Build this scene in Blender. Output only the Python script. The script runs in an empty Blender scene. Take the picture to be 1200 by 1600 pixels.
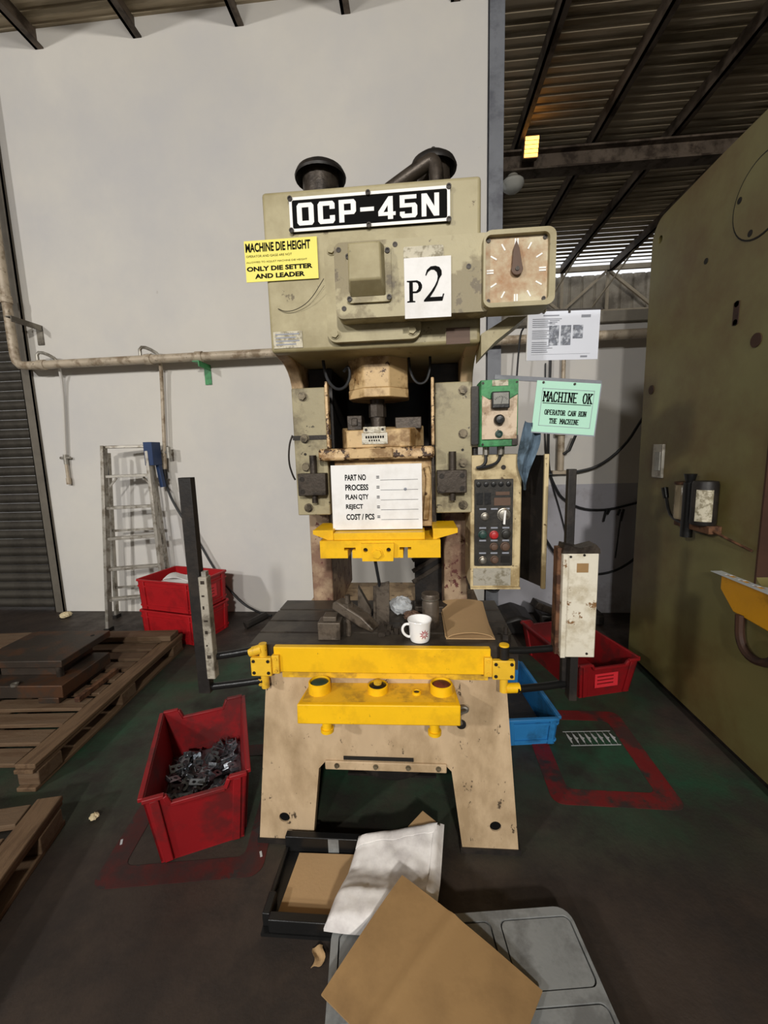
import bpy, bmesh, math, random
from statistics import NormalDist
from mathutils import noise as mnoise
from mathutils import Vector, Matrix, Euler
random.seed(7)
PI = math.pi
SC = bpy.context.scene
COL = SC.collection

# ------------------------------------------------------------------ camera, world, lights, exposure
def make_camera():
    f_px, yaw, pit, rol = 650.0, math.radians(4.68), math.radians(8.2), math.radians(1.62)
    f = Vector((-math.sin(yaw)*math.cos(pit), math.cos(yaw)*math.cos(pit), -math.sin(pit)))
    r0 = Vector((math.cos(yaw), math.sin(yaw), 0)); u0 = r0.cross(f)
    R = math.cos(rol)*r0 - math.sin(rol)*u0
    U = math.sin(rol)*r0 + math.cos(rol)*u0
    cd = bpy.data.cameras.new('camera'); cd.sensor_fit = 'VERTICAL'; cd.sensor_height = 32.0
    cd.lens = f_px/1600.0*32.0; cd.clip_start = 0.05; cd.clip_end = 100
    c = bpy.data.objects.new('camera', cd); COL.objects.link(c)
    m = Matrix.Identity(4)
    for i in range(3):
        m[i][0] = R[i]; m[i][1] = U[i]; m[i][2] = -f[i]
    m[2][3] = 1.5
    c.matrix_world = m
    SC.camera = c
make_camera()

W = bpy.data.worlds.new('world'); SC.world = W; W.use_nodes = True
W.node_tree.nodes['Background'].inputs[0].default_value = (0.93, 0.96, 1.0, 1)
W.node_tree.nodes['Background'].inputs[1].default_value = 1.3
vs = SC.view_settings
vs.view_transform = 'Standard'; vs.look = 'None'; vs.gamma = 1.0; vs.use_curve_mapping = False
vs.exposure = -0.12
LAMPS = [  # flood lamps on the hall's rafters: position, aim, power, colour
    ((-5.2, -4.2, 4.3), (-1.6, 3.7, -1.5), 262, (1.0, 0.98, 0.96)),
    ((0.9, -5.6, 4.3), (-0.6, 3.7, -1.5), 385, (1.0, 0.96, 0.90)),
    ((-1.6, -7.4, 4.3), (-1.0, 3.7, -1.5), 220, (1.0, 0.97, 0.92)),
]

# ------------------------------------------------------------------ materials
def lin(h):
    if not isinstance(h, str): return tuple(h)
    h = h.lstrip('#'); o = []
    for i in (0, 2, 4):
        c = int(h[i:i+2], 16)/255
        o.append(c/12.92 if c <= .04045 else ((c+.055)/1.055)**2.4)
    return tuple(o)
def mat(name, c, rough=.6, metal=0.0, var=.12, vsc=5.0, stain=None, sa=.35, ss=4.0, chip=None, ca=.3, cs=14.0,
        bump=.08, bs=80.0, soft=.12, alpha=1.0, emit=None, estr=0.0, stretch=None, spec=.4):
    m = bpy.data.materials.new(name); m.use_nodes = True
    nt = m.node_tree; N = nt.nodes; L = nt.links
    b = N['Principled BSDF']; c = lin(c)
    b.inputs['Roughness'].default_value = rough; b.inputs['Metallic'].default_value = metal
    b.inputs['Specular IOR Level'].default_value = spec
    tc = N.new('ShaderNodeTexCoord'); src = tc.outputs['Object']
    if stretch:
        mp = N.new('ShaderNodeMapping'); mp.inputs['Scale'].default_value = stretch
        L.new(src, mp.inputs['Vector']); src = mp.outputs['Vector']
    def noise(scale, detail=4, rgh=.6):
        n = N.new('ShaderNodeTexNoise'); n.inputs['Scale'].default_value = scale
        n.inputs['Detail'].default_value = detail; n.inputs['Roughness'].default_value = rgh
        L.new(src, n.inputs['Vector']); return n.outputs['Fac']
    def mix(fac, a, bcol):
        x = N.new('ShaderNodeMix'); x.data_type = 'RGBA'
        if isinstance(fac, float): x.inputs[0].default_value = fac
        else: L.new(fac, x.inputs[0])
        for k, v in ((6, a), (7, bcol)):
            if isinstance(v, tuple): x.inputs[k].default_value = (*v, 1)
            else: L.new(v, x.inputs[k])
        return x.outputs[2]
    def thresh(fac, lo, hi):
        r = N.new('ShaderNodeMapRange'); r.inputs[1].default_value = lo; r.inputs[2].default_value = hi
        r.clamp = True; L.new(fac, r.inputs[0]); return r.outputs[0]
    lo = tuple(v*(1-var) for v in c); hi = tuple(min(1, v*(1+var)) for v in c)
    col = mix(thresh(noise(vsc), .3, .7), lo, hi)
    if stain:
        q = .5+.085*NormalDist().inv_cdf(1-sa); col = mix(thresh(noise(ss, 6, .65), q-soft*.5, q+soft*.5), col, lin(stain))
    if chip:
        q = .5+.085*NormalDist().inv_cdf(1-max(.008, ca)); col = mix(thresh(noise(cs, 8, .7), q, q+.025), col, lin(chip))
    L.new(col, b.inputs['Base Color'])
    if bump:
        bn = N.new('ShaderNodeBump'); bn.inputs['Strength'].default_value = bump; bn.inputs['Distance'].default_value = .01
        L.new(noise(bs, 3), bn.inputs['Height']); L.new(bn.outputs[0], b.inputs['Normal'])
    if alpha < 1: b.inputs['Alpha'].default_value = alpha
    if emit:
        b.inputs['Emission Color'].default_value = (*lin(emit), 1); b.inputs['Emission Strength'].default_value = estr
    return m

M = dict(
    wall=mat('white_plaster', '#d2cec6', .85, var=.05, vsc=.7, stain='#c6c4c2', sa=.3, ss=.6, soft=.25, bump=.05, bs=25, chip='#bdb9b2', ca=.008, cs=6),
    dado=mat('grey_dado_paint', '#a7a6ad', .8, var=.06, vsc=2, stain='#8d8a8c', sa=.2, ss=2),
    floor=None,
    roof=mat('galvanised_roof', '#b5a68c', .5, .08, var=.2, vsc=1.2, stain='#7d7058', sa=.3, ss=2, stretch=(.25, 3, 1), bump=.03),
    steel_dark=mat('dark_roof_steel', '#5d5145', .6, .1, var=.2, stain='#34291f', sa=.3),
    column=mat('grey_column_paint', '#777a80', .55, .1, var=.12, stain='#5d5f66', sa=.3, ss=3),
    siding=mat('far_siding', '#a39b8d', .6, .2, var=.15, stain='#7b7367', sa=.3, ss=1.5),
    truss=mat('truss_paint', '#b8ab95', .6, .1, var=.15),
    concrete=mat('concrete_beam', '#8d877b', .9, var=.2, vsc=4, stain='#5b554c', sa=.35, ss=3, bump=.3, bs=30),
    shutter=mat('shutter_steel', '#4a463f', .5, .35, var=.2, vsc=2, stain='#332f2a', sa=.35, ss=2),
    shutter_rail=mat('shutter_rail', '#6d675d', .55, .3, var=.2),
    pipe=mat('pipe_paint', '#b9ab96', .5, .1, var=.12, vsc=12, stain='#8b7a64', sa=.3, ss=9, chip='#5d5346', ca=.05, cs=24),
    galv=mat('galvanised_steel', '#a39f95', .45, .5, var=.15, vsc=12, stain='#6f675b', sa=.3, ss=9),
    alu=mat('ladder_aluminium', '#b3aea4', .38, .65, var=.12, vsc=9, stain='#857d70', sa=.3, ss=12),
    blue_plastic=mat('dark_blue_plastic', '#243b63', .5, var=.1),
    head=mat('olive_beige_paint', '#a99f7d', .5, var=.1, vsc=3, stain='#8f8461', sa=.3, ss=3.2, soft=.2, chip='#6b6046', ca=.05, cs=13, bump=.05),
    cover=mat('flaking_beige_paint', '#aaa07e', .5, var=.1, vsc=4, stain='#857a5b', sa=.4, ss=5, soft=.05, chip='#665b45', ca=.16, cs=10, bump=.1),
    gib=mat('gib_plate_paint', '#9c9273', .5, var=.12, vsc=5, stain='#6f654d', sa=.36, ss=6, chip='#3f382b', ca=.06, cs=22),
    frame=mat('frame_cream_paint', '#b79e7c', .55, var=.12, vsc=4, stain='#8a7256', sa=.36, ss=5, chip='#4b382b', ca=.12, cs=18),
    column_paint=mat('press_column_paint', '#a58d72', .55, var=.15, vsc=4, stain='#7c5f4d', sa=.4, ss=6, chip='#5b2f2a', ca=.2, cs=20),
    base=mat('base_cream_paint', '#bea686', .6, var=.1, vsc=3, stain='#9c8566', sa=.32, ss=3.2, soft=.2, chip='#4a3d2e', ca=.085, cs=16, bump=.08, stretch=(1.5, 1.5, .8)),
    slide=mat('slide_cream_paint', '#c9ab7c', .5, var=.14, vsc=6, stain='#86673f', sa=.42, ss=8, chip='#4a331f', ca=.10, cs=20),
    chipped=mat('chipped_slide_paint', '#d2b387', .5, var=.14, vsc=9, stain='#8a6a45', sa=.3, ss=14, chip='#3c2818', ca=.36, cs=26, bump=.3),
    yellow=mat('yellow_paint', '#edb913', .42, var=.06, vsc=6, stain='#dcaa14', sa=.3, ss=8, chip='#96701a', ca=.03, cs=24, bump=.06),
    yellow_dirty=mat('dirty_yellow_paint', '#e3b42c', .45, var=.1, vsc=9, stain='#b08a30', sa=.25, ss=10, chip='#54401c', ca=.04, cs=24),
    yellow_r=mat('ochre_paint', '#c98d12', .45, var=.08, stain='#96680f', sa=.2),
    cast=mat('oily_cast_steel', '#494139', .42, .45, var=.25, vsc=9, stain='#2b2520', sa=.35, ss=9, bump=.12),
    bolster=mat('oily_bolster_steel', '#4a433b', .42, .35, var=.18, vsc=4, stain='#332d28', sa=.35, ss=5, bump=.05),
    black=mat('black_paint', '#1f1c1a', .5, .1, var=.25, vsc=8, stain='#2f2924', sa=.3, ss=9),
    black_gloss=mat('black_plastic', '#151515', .35, var=.2),
    bolt=mat('bolt_steel', '#6d6350', .45, .35, var=.25, vsc=40, stain='#3e3629', sa=.3, ss=30),
    bolt_dark=mat('dark_bolt', '#2c2722', .45, .4, var=.25, vsc=40),
    steel=mat('bright_steel', '#9a968c', .35, .75, var=.15, vsc=20, stain='#6a6257', sa=.3, ss=20),
    rust=mat('rusty_steel', '#6b4a33', .7, .2, var=.25, vsc=20, stain='#41291c', sa=.4, ss=18),
    dial=mat('rusty_dial_face', '#c6bc9f', .6, var=.1, vsc=14, stain='#9a6436', sa=.27, ss=6, soft=.22, chip='#6c3d20', ca=.05, cs=16),
    white=mat('white_print', '#f0efec', .55, var=.02, vsc=8, bump=0),
    paper=mat('white_paper', '#e9e8e6', .6, var=.03, vsc=6, stain='#d3d0cb', sa=.12, ss=7, soft=.3, bump=.02),
    paper_y=mat('yellow_paper', '#ece06a', .55, var=.03, vsc=6, bump=.02),
    paper_g=mat('green_paper', '#aedcc6', .55, var=.03, vsc=6, bump=.02),
    poster=mat('poster_paper', '#dfe3ee', .4, var=.02, vsc=6, bump=.0),
    ink=mat('black_ink', '#0d0d0d', .8, var=0.05, bump=0, spec=.1),
    ink_soft=mat('grey_ink', '#8b8f99', .6, var=.05, bump=0),
    photo=mat('printed_photo', '#6f7480', .5, var=.6, vsc=60, stain='#c9ced8', sa=.3, ss=45, bump=0),
    plate_m=mat('name_plate_metal', '#b7b2a4', .4, .4, var=.12, vsc=30, stain='#8b8471', sa=.3, ss=30),
    greasy=mat('greasy_tool_steel', '#675d52', .42, .3, var=.25, vsc=14, stain='#3f372f', sa=.4, ss=14, bump=.1),
    bar_grey=mat('dirty_grey_bar', '#a39c8e', .5, .1, var=.15, vsc=14, stain='#6f685c', sa=.35, ss=20),
    sticker=mat('worn_sticker', '#c2bba6', .6, var=.1, vsc=30, stain='#877f68', sa=.4, ss=40),
    brown=mat('brown_tag', '#5c4638', .6, var=.15),
    green=mat('green_panel_paint', '#3f8d55', .5, var=.12, vsc=9, stain='#2f6b40', sa=.3, ss=12),
    cream_panel=mat('cream_panel_paint', '#cdb9a0', .5, var=.08, vsc=9, stain='#9d8468', sa=.32, ss=14, chip='#4d3d30', ca=.05, cs=30),
    cabinet=mat('cabinet_cream_paint', '#c6b48b', .5, var=.1, vsc=6, stain='#96825c', sa=.3, ss=8, chip='#5a462e', ca=.06, cs=22),
    glass_face=mat('meter_glass', '#8d8c86', .15, var=.15, vsc=30),
    panel=mat('black_control_panel', '#25231f', .45, var=.2, vsc=12, stain='#35312b', sa=.3, ss=16),
    red_btn=mat('red_button', '#b02a2c', .4, var=.1),
    green_btn=mat('dark_green_button', '#27413a', .4, var=.2, vsc=30),
    maroon_btn=mat('worn_red_button', '#6d332b', .5, var=.2, vsc=30, stain='#4d2420', sa=.3, ss=30),
    bar_white=mat('chipped_white_paint', '#d3cdbc', .45, var=.05, vsc=8, stain='#b7ad96', sa=.25, ss=9, chip='#7c5c3a', ca=.10, cs=17),
    rag=mat('blue_rag_cloth', '#5d7080', .9, var=.2, vsc=20, stain='#3f4d57', sa=.3, ss=15),
    mach=mat('olive_machine_paint', '#6f6940', .42, var=.1, vsc=1.5, stain='#5d4b2a', sa=.35, ss=1.4, soft=.25, chip='#4f4427', ca=.008, cs=9, bump=.04),
    mach_dark=mat('dark_hole', '#17140f', .8, var=.2),
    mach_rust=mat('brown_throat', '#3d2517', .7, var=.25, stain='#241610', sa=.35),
    wood=mat('old_pallet_wood', '#64503c', .8, var=.22, vsc=3, stain='#55402c', sa=.36, ss=3, stretch=(1, 9, 9), bump=.25, bs=30),
    wood_y=mat('old_pallet_wood_runner', '#6a533c', .8, var=.22, vsc=3, stain='#55402c', sa=.36, ss=3, stretch=(9, 1, 9), bump=.25, bs=30),
    red=mat('red_crate_plastic', '#a3161c', .45, var=.07, vsc=4, stain='#8f1419', sa=.22, ss=5, bump=.04),
    red_d=mat('dark_red_bin_plastic', '#841016', .5, var=.12, vsc=4, stain='#5f1a1b', sa=.25, ss=5, bump=.04),  # darker red than the stacked crates
    red_label=mat('red_crate_label', '#d8303a', .5, var=.08),
    blue=mat('blue_crate_plastic', '#2a78b4', .45, var=.08, vsc=4, stain='#235f8d', sa=.25, ss=6),
    grey_pl=mat('grey_tray_plastic', '#848685', .55, var=.08, vsc=5, stain='#6b6c6b', sa=.3, ss=6, bump=.06),
    card=mat('brown_cardboard', '#9b7b51', .85, var=.06, vsc=3, stain='#876a45', sa=.3, ss=4, soft=.2, bump=.05, bs=40),
    card_p=mat('pale_cardboard', '#b09068', .85, var=.06, vsc=5, stain='#ae8f66', sa=.2, ss=6, soft=.3),
    bag=mat('white_sack_paper', '#e6e3e0', .75, var=.05, vsc=6, stain='#c4bfbd', sa=.28, ss=9, soft=.25, bump=.15, bs=18),
    film=mat('clear_plastic_film', '#d5dade', .25, var=.1, vsc=20, alpha=.8),
    porcelain=mat('white_porcelain', '#f1f0ee', .15, var=.01, bump=0, spec=.6),
    flower=mat('red_flower_print', '#9c1f28', .3, var=.25, vsc=120, bump=0),
    die=mat('dark_die_steel', '#3b332c', .5, .35, var=.25, vsc=4, stain='#523725', sa=.3, ss=5),
    redpaint=mat('worn_red_floor_paint', '#6d1819', .6, var=.25, vsc=6, stain='#3b2522', sa=.42, ss=6, soft=.12, chip='#2f2927', ca=.16, cs=12),
    redpaint_d=mat('dirty_red_floor_paint', '#4e1917', .6, var=.25, vsc=5, stain='#332422', sa=.5, ss=4, soft=.16, chip='#2f2927', ca=.2, cs=10),
    cable=mat('black_cable', '#1c1d1f', .5, var=.1, bump=0),
    strip=mat('stamped_strip_steel', '#c4c8ca', .35, .25, var=.1),
    scrap=mat('shiny_stamped_parts', '#7e8389', .3, .8, var=.35, vsc=30),
    clear=mat('clear_jar_plastic', '#b7a78a', .2, var=.1, alpha=.55),
    lamp_shell=mat('lamp_shell', '#bcb8ad', .4, .4, var=.1),
    lamp_on=mat('lit_lamp', '#ffb04a', .4, var=0, bump=0, emit='#ffb455', estr=4.5),
    lamp_white=mat('lit_bulb', '#fff3df', .4, var=0, bump=0, emit='#fff3df', estr=6.0),
    lens=mat('clear_lamp_lens', '#cfcfc8', .1, var=.05, alpha=.6),
    egg=mat('cream_scrap', '#d9c9a3', .7, var=.1),
)
def floor_material():
    m = bpy.data.materials.new('shop_floor'); m.use_nodes = True
    nt = m.node_tree; N = nt.nodes; L = nt.links; b = N['Principled BSDF']
    tc = N.new('ShaderNodeTexCoord'); sep = N.new('ShaderNodeSeparateXYZ'); L.new(tc.outputs['Object'], sep.inputs[0])
    def noise(scale, detail=5, rgh=.62):
        n = N.new('ShaderNodeTexNoise'); n.inputs['Scale'].default_value = scale; n.inputs['Detail'].default_value = detail
        n.inputs['Roughness'].default_value = rgh; L.new(tc.outputs['Object'], n.inputs['Vector']); return n.outputs['Fac']
    def rng(s, a, b2, c=0., d=1.):
        r = N.new('ShaderNodeMapRange'); r.inputs[1].default_value = a; r.inputs[2].default_value = b2
        r.inputs[3].default_value = c; r.inputs[4].default_value = d; L.new(s, r.inputs[0]); return r.outputs[0]
    def math_(op, a, c):
        x = N.new('ShaderNodeMath'); x.operation = op; L.new(a, x.inputs[0])
        if isinstance(c, float): x.inputs[1].default_value = c
        else: L.new(c, x.inputs[1])
        return x.outputs[0]
    def mix(f, a, c):
        x = N.new('ShaderNodeMix'); x.data_type = 'RGBA'; L.new(f, x.inputs[0])
        for k, v in ((6, a), (7, c)):
            if isinstance(v, tuple): x.inputs[k].default_value = (*v, 1)
            else: L.new(v, x.inputs[k])
        return x.outputs[2]
    base = mix(rng(noise(2.2), .3, .7), lin('#302925'), lin('#443a33'))
    # worn green floor paint of the work bay, from the press back to the wall
    g1 = rng(sep.outputs[1], 1.28, 1.75); g1b = rng(sep.outputs[1], 2.75, 3.1, 1., 0.)
    g2 = rng(noise(1.6, 6), .36, .60)
    gm = math_('MULTIPLY', math_('MULTIPLY', g1, g1b), g2)
    col = mix(math_('MULTIPLY', gm, .85), base, lin('#1d4a34'))
    dirt = rng(noise(3.5, 7, .7), .44, .62)
    col = mix(math_('MULTIPLY', dirt, .8), col, lin('#2a2522'))
    L.new(col, b.inputs['Base Color'])
    L.new(rng(noise(7), .3, .7, .42, .7), b.inputs['Roughness'])
    b.inputs['Specular IOR Level'].default_value = .35
    bn = N.new('ShaderNodeBump'); bn.inputs['Strength'].default_value = .15; bn.inputs['Distance'].default_value = .01
    L.new(noise(60, 3), bn.inputs['Height']); L.new(bn.outputs[0], b.inputs['Normal'])
    return m
M['floor'] = floor_material()

# ------------------------------------------------------------------ builders
ROOTM = {}
def top_of(o):
    while o.parent: o = o.parent
    return o
def V(*a): return Vector(a)

class G:
    """collects verts and faces; build() links them as one mesh object"""
    def __init__(s): s.v = []; s.f = []
    def add(s, verts, faces):
        n = len(s.v); s.v += [tuple(p) for p in verts]; s.f += [tuple(i+n for i in f) for f in faces]; return s
    def hexa(s, p):  # p: bottom 4 ccw, top 4 ccw
        return s.add(p, [(3,2,1,0), (4,5,6,7), (0,1,5,4), (1,2,6,5), (2,3,7,6), (3,0,4,7)])
    def box(s, x0, x1, y0, y1, z0, z1, rot=None, about=None):
        p = [V(x0,y0,z0), V(x1,y0,z0), V(x1,y1,z0), V(x0,y1,z0), V(x0,y0,z1), V(x1,y0,z1), V(x1,y1,z1), V(x0,y1,z1)]
        if rot:
            c = Vector(about) if about else V((x0+x1)/2, (y0+y1)/2, (z0+z1)/2)
            R = Euler(rot).to_matrix(); p = [R @ (q-c) + c for q in p]
        return s.hexa(p)
    def bar(s, a, b, w, h, up=(0,0,1)):  # rectangular bar between two points
        a = Vector(a); b = Vector(b); d = (b-a).normalized(); u = Vector(up)
        sx = d.cross(u)
        if sx.length < 1e-4: sx = d.cross(V(1,0,0))
        sx.normalize(); u = sx.cross(d).normalized(); sx *= w/2; u *= h/2
        return s.hexa([a-sx-u, a+sx-u, b+sx-u, b-sx-u, a-sx+u, a+sx+u, b+sx+u, b-sx+u])
    def cyl(s, a, b, r, r2=None, n=16, caps=True):
        a = Vector(a); b = Vector(b); r2 = r if r2 is None else r2
        d = (b-a).normalized(); u = d.orthogonal().normalized(); w = d.cross(u)
        vs_ = []
        for c, q in ((a, r), (b, r2)):
            for i in range(n):
                t = 2*PI*i/n; vs_.append(c + u*math.cos(t)*q + w*math.sin(t)*q)
        fs = [(i, (i+1) % n, n+(i+1) % n, n+i) for i in range(n)]
        if caps: fs += [tuple(range(n-1, -1, -1)), tuple(range(n, 2*n))]
        return s.add(vs_, fs)
    def tube(s, pts, r, n=8, smooth=0):
        pts = [Vector(p) for p in pts]
        for _ in range(smooth):  # chaikin
            q = [pts[0]]
            for a, b in zip(pts, pts[1:]): q += [a*.75+b*.25, a*.25+b*.75]
            pts = q + [pts[-1]]
        u = None; vs_ = []; k = len(pts)
        for i, p in enumerate(pts):
            d = (pts[min(i+1, k-1)] - pts[max(i-1, 0)]).normalized()
            u = d.orthogonal().normalized() if u is None else (u - d*u.dot(d)).normalized()
            w = d.cross(u)
            for j in range(n):
                t = 2*PI*j/n; vs_.append(p + u*math.cos(t)*r + w*math.sin(t)*r)
        fs = [(i*n+j, i*n+(j+1) % n, (i+1)*n+(j+1) % n, (i+1)*n+j) for i in range(k-1) for j in range(n)]
        fs += [tuple(range(n-1, -1, -1)), tuple(range((k-1)*n, k*n))]
        return s.add(vs_, fs)
    def lathe(s, c, prof, n=24, d=(0,0,1), closed=False):
        c = Vector(c); d = Vector(d).normalized(); u = d.orthogonal().normalized(); w = d.cross(u); vs_ = []
        for r, h in prof:
            for j in range(n):
                t = 2*PI*j/n; vs_.append(c + d*h + u*math.cos(t)*r + w*math.sin(t)*r)
        k = len(prof)
        fs = [(i*n+j, i*n+(j+1) % n, (i+1)*n+(j+1) % n, (i+1)*n+j) for i in range(k-1) for j in range(n)]
        if closed: fs += [((k-1)*n+j, (k-1)*n+(j+1) % n, (j+1) % n, j) for j in range(n)]
        else: fs += [tuple(range(n-1, -1, -1)), tuple(range((k-1)*n, k*n))]
        return s.add(vs_, fs)
    def prism(s, poly, axis, a, b):
        def mp(u, v, w):
            return {'x': (w, u, v), 'y': (u, w, v), 'z': (u, v, w)}[axis]
        n = len(poly)
        vs_ = [mp(u, v, a) for u, v in poly] + [mp(u, v, b) for u, v in poly]
        fs = [tuple(range(n-1, -1, -1)), tuple(range(n, 2*n))] + [(i, (i+1) % n, n+(i+1) % n, n+i) for i in range(n)]
        return s.add(vs_, fs)
    def grid(s, fn, nu, nv):
        vs_ = [fn(i/nu, j/nv) for j in range(nv+1) for i in range(nu+1)]; w = nu+1
        return s.add(vs_, [(j*w+i, j*w+i+1, (j+1)*w+i+1, (j+1)*w+i) for j in range(nv) for i in range(nu)])
    def slab(s, fn, nu, nv, th):  # a sheet with thickness th downwards
        g = G().grid(fn, nu, nv); n = len(g.v); w = nu+1
        vs_ = g.v + [(x, y, z-th) for x, y, z in g.v]
        fs = list(g.f) + [tuple(i+n for i in reversed(f)) for f in g.f]
        edge = [i for i in range(w)] + [j*w+nu for j in range(1, nv+1)] + [nv*w+i for i in range(nu-1, -1, -1)] + [j*w for j in range(nv-1, 0, -1)]
        fs += [(edge[i], edge[(i+1) % len(edge)], edge[(i+1) % len(edge)]+n, edge[i]+n) for i in range(len(edge))]
        return s.add(vs_, fs)
    def plate(s, loops, axis, a, b):  # flat plate with holes
        cu = bpy.data.curves.new('tmp', 'CURVE'); cu.dimensions = '2D'; cu.fill_mode = 'BOTH'; cu.extrude = abs(b-a)/2
        for lp in loops:
            sp = cu.splines.new('POLY'); sp.points.add(len(lp)-1); sp.use_cyclic_u = True
            for p, q in zip(sp.points, lp): p.co = (q[0], q[1], 0, 1)
        ob = bpy.data.objects.new('tmp', cu); me = bpy.data.meshes.new_from_object(ob)
        m_ = (a+b)/2; vs_ = []
        for v in me.vertices:
            x, y, z = v.co
            vs_.append({'y': (x, m_-z, y), 'x': (m_+z, x, y), 'z': (x, y, m_+z)}[axis])
        s.add(vs_, [tuple(p.vertices) for p in me.polygons])
        bpy.data.objects.remove(ob); bpy.data.curves.remove(cu); bpy.data.meshes.remove(me); return s
    def text(s, txt, x0, x1, z0, z1, y, bold=0.0, th=.0006):
        cu = bpy.data.curves.new('tmp', 'FONT'); cu.body = txt; cu.size = 1; cu.offset = bold; cu.resolution_u = 3
        ob = bpy.data.objects.new('tmp', cu); me = bpy.data.meshes.new_from_object(ob)
        xs = [v.co.x for v in me.vertices]; ys = [v.co.y for v in me.vertices]
        ax, bx, ay, by = min(xs), max(xs), min(ys), max(ys)
        f = lambda p: (x0+(p.x-ax)/(bx-ax)*(x1-x0), y, z0+(p.y-ay)/(by-ay)*(z1-z0))
        s.add([f(v.co) for v in me.vertices], [tuple(p.vertices) for p in me.polygons])
        bpy.data.objects.remove(ob); bpy.data.curves.remove(cu); bpy.data.meshes.remove(me); return s
    def xf(s, m):
        s.v = [tuple(m @ Vector(p)) for p in s.v]; return s
    def build(s, name, material, parent=None, bevel=0, world=True, smooth=True, fix=True, seg=2):
        vs_ = s.v
        if parent is not None and world:
            inv = ROOTM[top_of(parent).name].inverted(); vs_ = [inv @ Vector(p) for p in vs_]
        me = bpy.data.meshes.new(name); me.from_pydata([tuple(p) for p in vs_], [], s.f)
        if fix:
            bm = bmesh.new(); bm.from_mesh(me); bmesh.ops.recalc_face_normals(bm, faces=bm.faces[:]); bm.to_mesh(me); bm.free()
        if smooth:
            me.polygons.foreach_set('use_smooth', [True]*len(me.polygons)); me.set_sharp_from_angle(angle=math.radians(38))
        me.materials.append(M[material]); me.update()
        o = bpy.data.objects.new(name, me); COL.objects.link(o)
        if parent is not None: o.parent = parent
        if bevel:
            md = o.modifiers.new('bevel', 'BEVEL'); md.width = bevel; md.segments = seg; md.limit_method = 'ANGLE'
            md.angle_limit = math.radians(40); md.harden_normals = False
        return o

def tag(o, label, cat, group=None):
    o['label'] = label; o['category'] = cat
    if group: o['group'] = group
    return o
def struct(o): o['kind'] = 'structure'; return o
def thing(name, label, cat, loc=(0,0,0), rot=(0,0,0), group=None):
    o = bpy.data.objects.new(name, None); COL.objects.link(o); o.empty_display_size = .1
    o.location = loc; o.rotation_euler = rot
    ROOTM[o.name] = Matrix.LocRotScale(Vector(loc), Euler(rot), None)
    return tag(o, label, cat, group)
def sroot(name, loc=(0,0,0)):  # a piece of the setting made of parts
    o = bpy.data.objects.new(name, None); COL.objects.link(o); o.location = loc
    ROOTM[o.name] = Matrix.LocRotScale(Vector(loc), None, None); return struct(o)
def rrect(x0, x1, z0, z1, r, n=5, corners=(1,1,1,1)):
    p = []
    for k, (cx, cz, a0) in enumerate(((x1-r, z1-r, 0), (x0+r, z1-r, 90), (x0+r, z0+r, 180), (x1-r, z0+r, 270))):
        if corners[k]:
            for i in range(n+1):
                t = math.radians(a0+90*i/n); p.append((cx+r*math.cos(t), cz+r*math.sin(t)))
        else: p.append(((x1 if k in (0, 3) else x0), (z1 if k < 2 else z0)))
    return p
def circ(cx, cz, r, n=16): return [(cx+r*math.cos(2*PI*i/n), cz+r*math.sin(2*PI*i/n)) for i in range(n)]
def hexbolt(parent, p, r, h, d=(0,-1,0), m='bolt', name='bolt'):
    p = Vector(p); d = Vector(d); g = G()
    g.cyl(p - d*.002, p + d*h*.25, r*1.25, n=14); g.cyl(p + d*h*.25, p + d*h, r, n=6)
    return g.build(name, m, parent)
def screw(parent, p, r, h, d=(0,-1,0), m='bolt_dark', name='screw'):
    p = Vector(p); d = Vector(d).normalized(); g = G()
    g.lathe(p - d*.002, [(r, 0), (r, h+.002), (r*.55, h+.002), (r*.5, h*.4+.002)], 12, d)
    return g.build(name, m, parent)

# ------------------------------------------------------------------ the setting
YW = 3.754
struct(G().box(-8, 8, -12, 10, -.1, 0).build('floor', 'floor'))
g = G().plate([[(-7.5, 0), (-7.5, 5.05), (.601, 5.05), (.601, 0), (-3.55, 0), (-3.55, 4.35), (-7.2, 4.35), (-7.2, 0)]], 'y', YW, YW+.2)
struct(g.build('wall_back', 'wall'))
wr = struct(G().box(.62, 8, YW, YW+.18, 0, 2.50).build('wall_right', 'wall'))
struct(G().box(.712, 8, YW-.004, YW+.01, 0, 1.175).build('trim_1', 'dado'))
struct(G().box(.715, 8, YW-.05, YW+.22, 2.50, 2.585).build('trim_2', 'concrete', bevel=.006))
# steel column at the end of the tall wall (flanged section)
col = G(); col.box(.601, .71, YW-.09, YW-.078, 0, 5.05).box(.65, .662, YW-.078, YW+.06, 0, 5.05).box(.601, .71, YW+.06, YW+.072, 0, 5.05)
struct(col.build('trim_3', 'column'))
# hall enclosure out of the photograph
struct(G().box(-8, -7.8, -12, 10, 0, 5.05).build('wall_left', 'wall'))
struct(G().plate([[(-8, 0), (-8, 5.05), (8, 5.05), (8, 0), (3.5, 0), (3.5, 3.2), (0, 3.2), (0, 0)]], 'y', -12.2, -12).build('wall_front', 'wall'))
struct(G().box(7.8, 8, -12, 10, 0, 5.05).build('wall_far_right', 'siding'))

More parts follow.
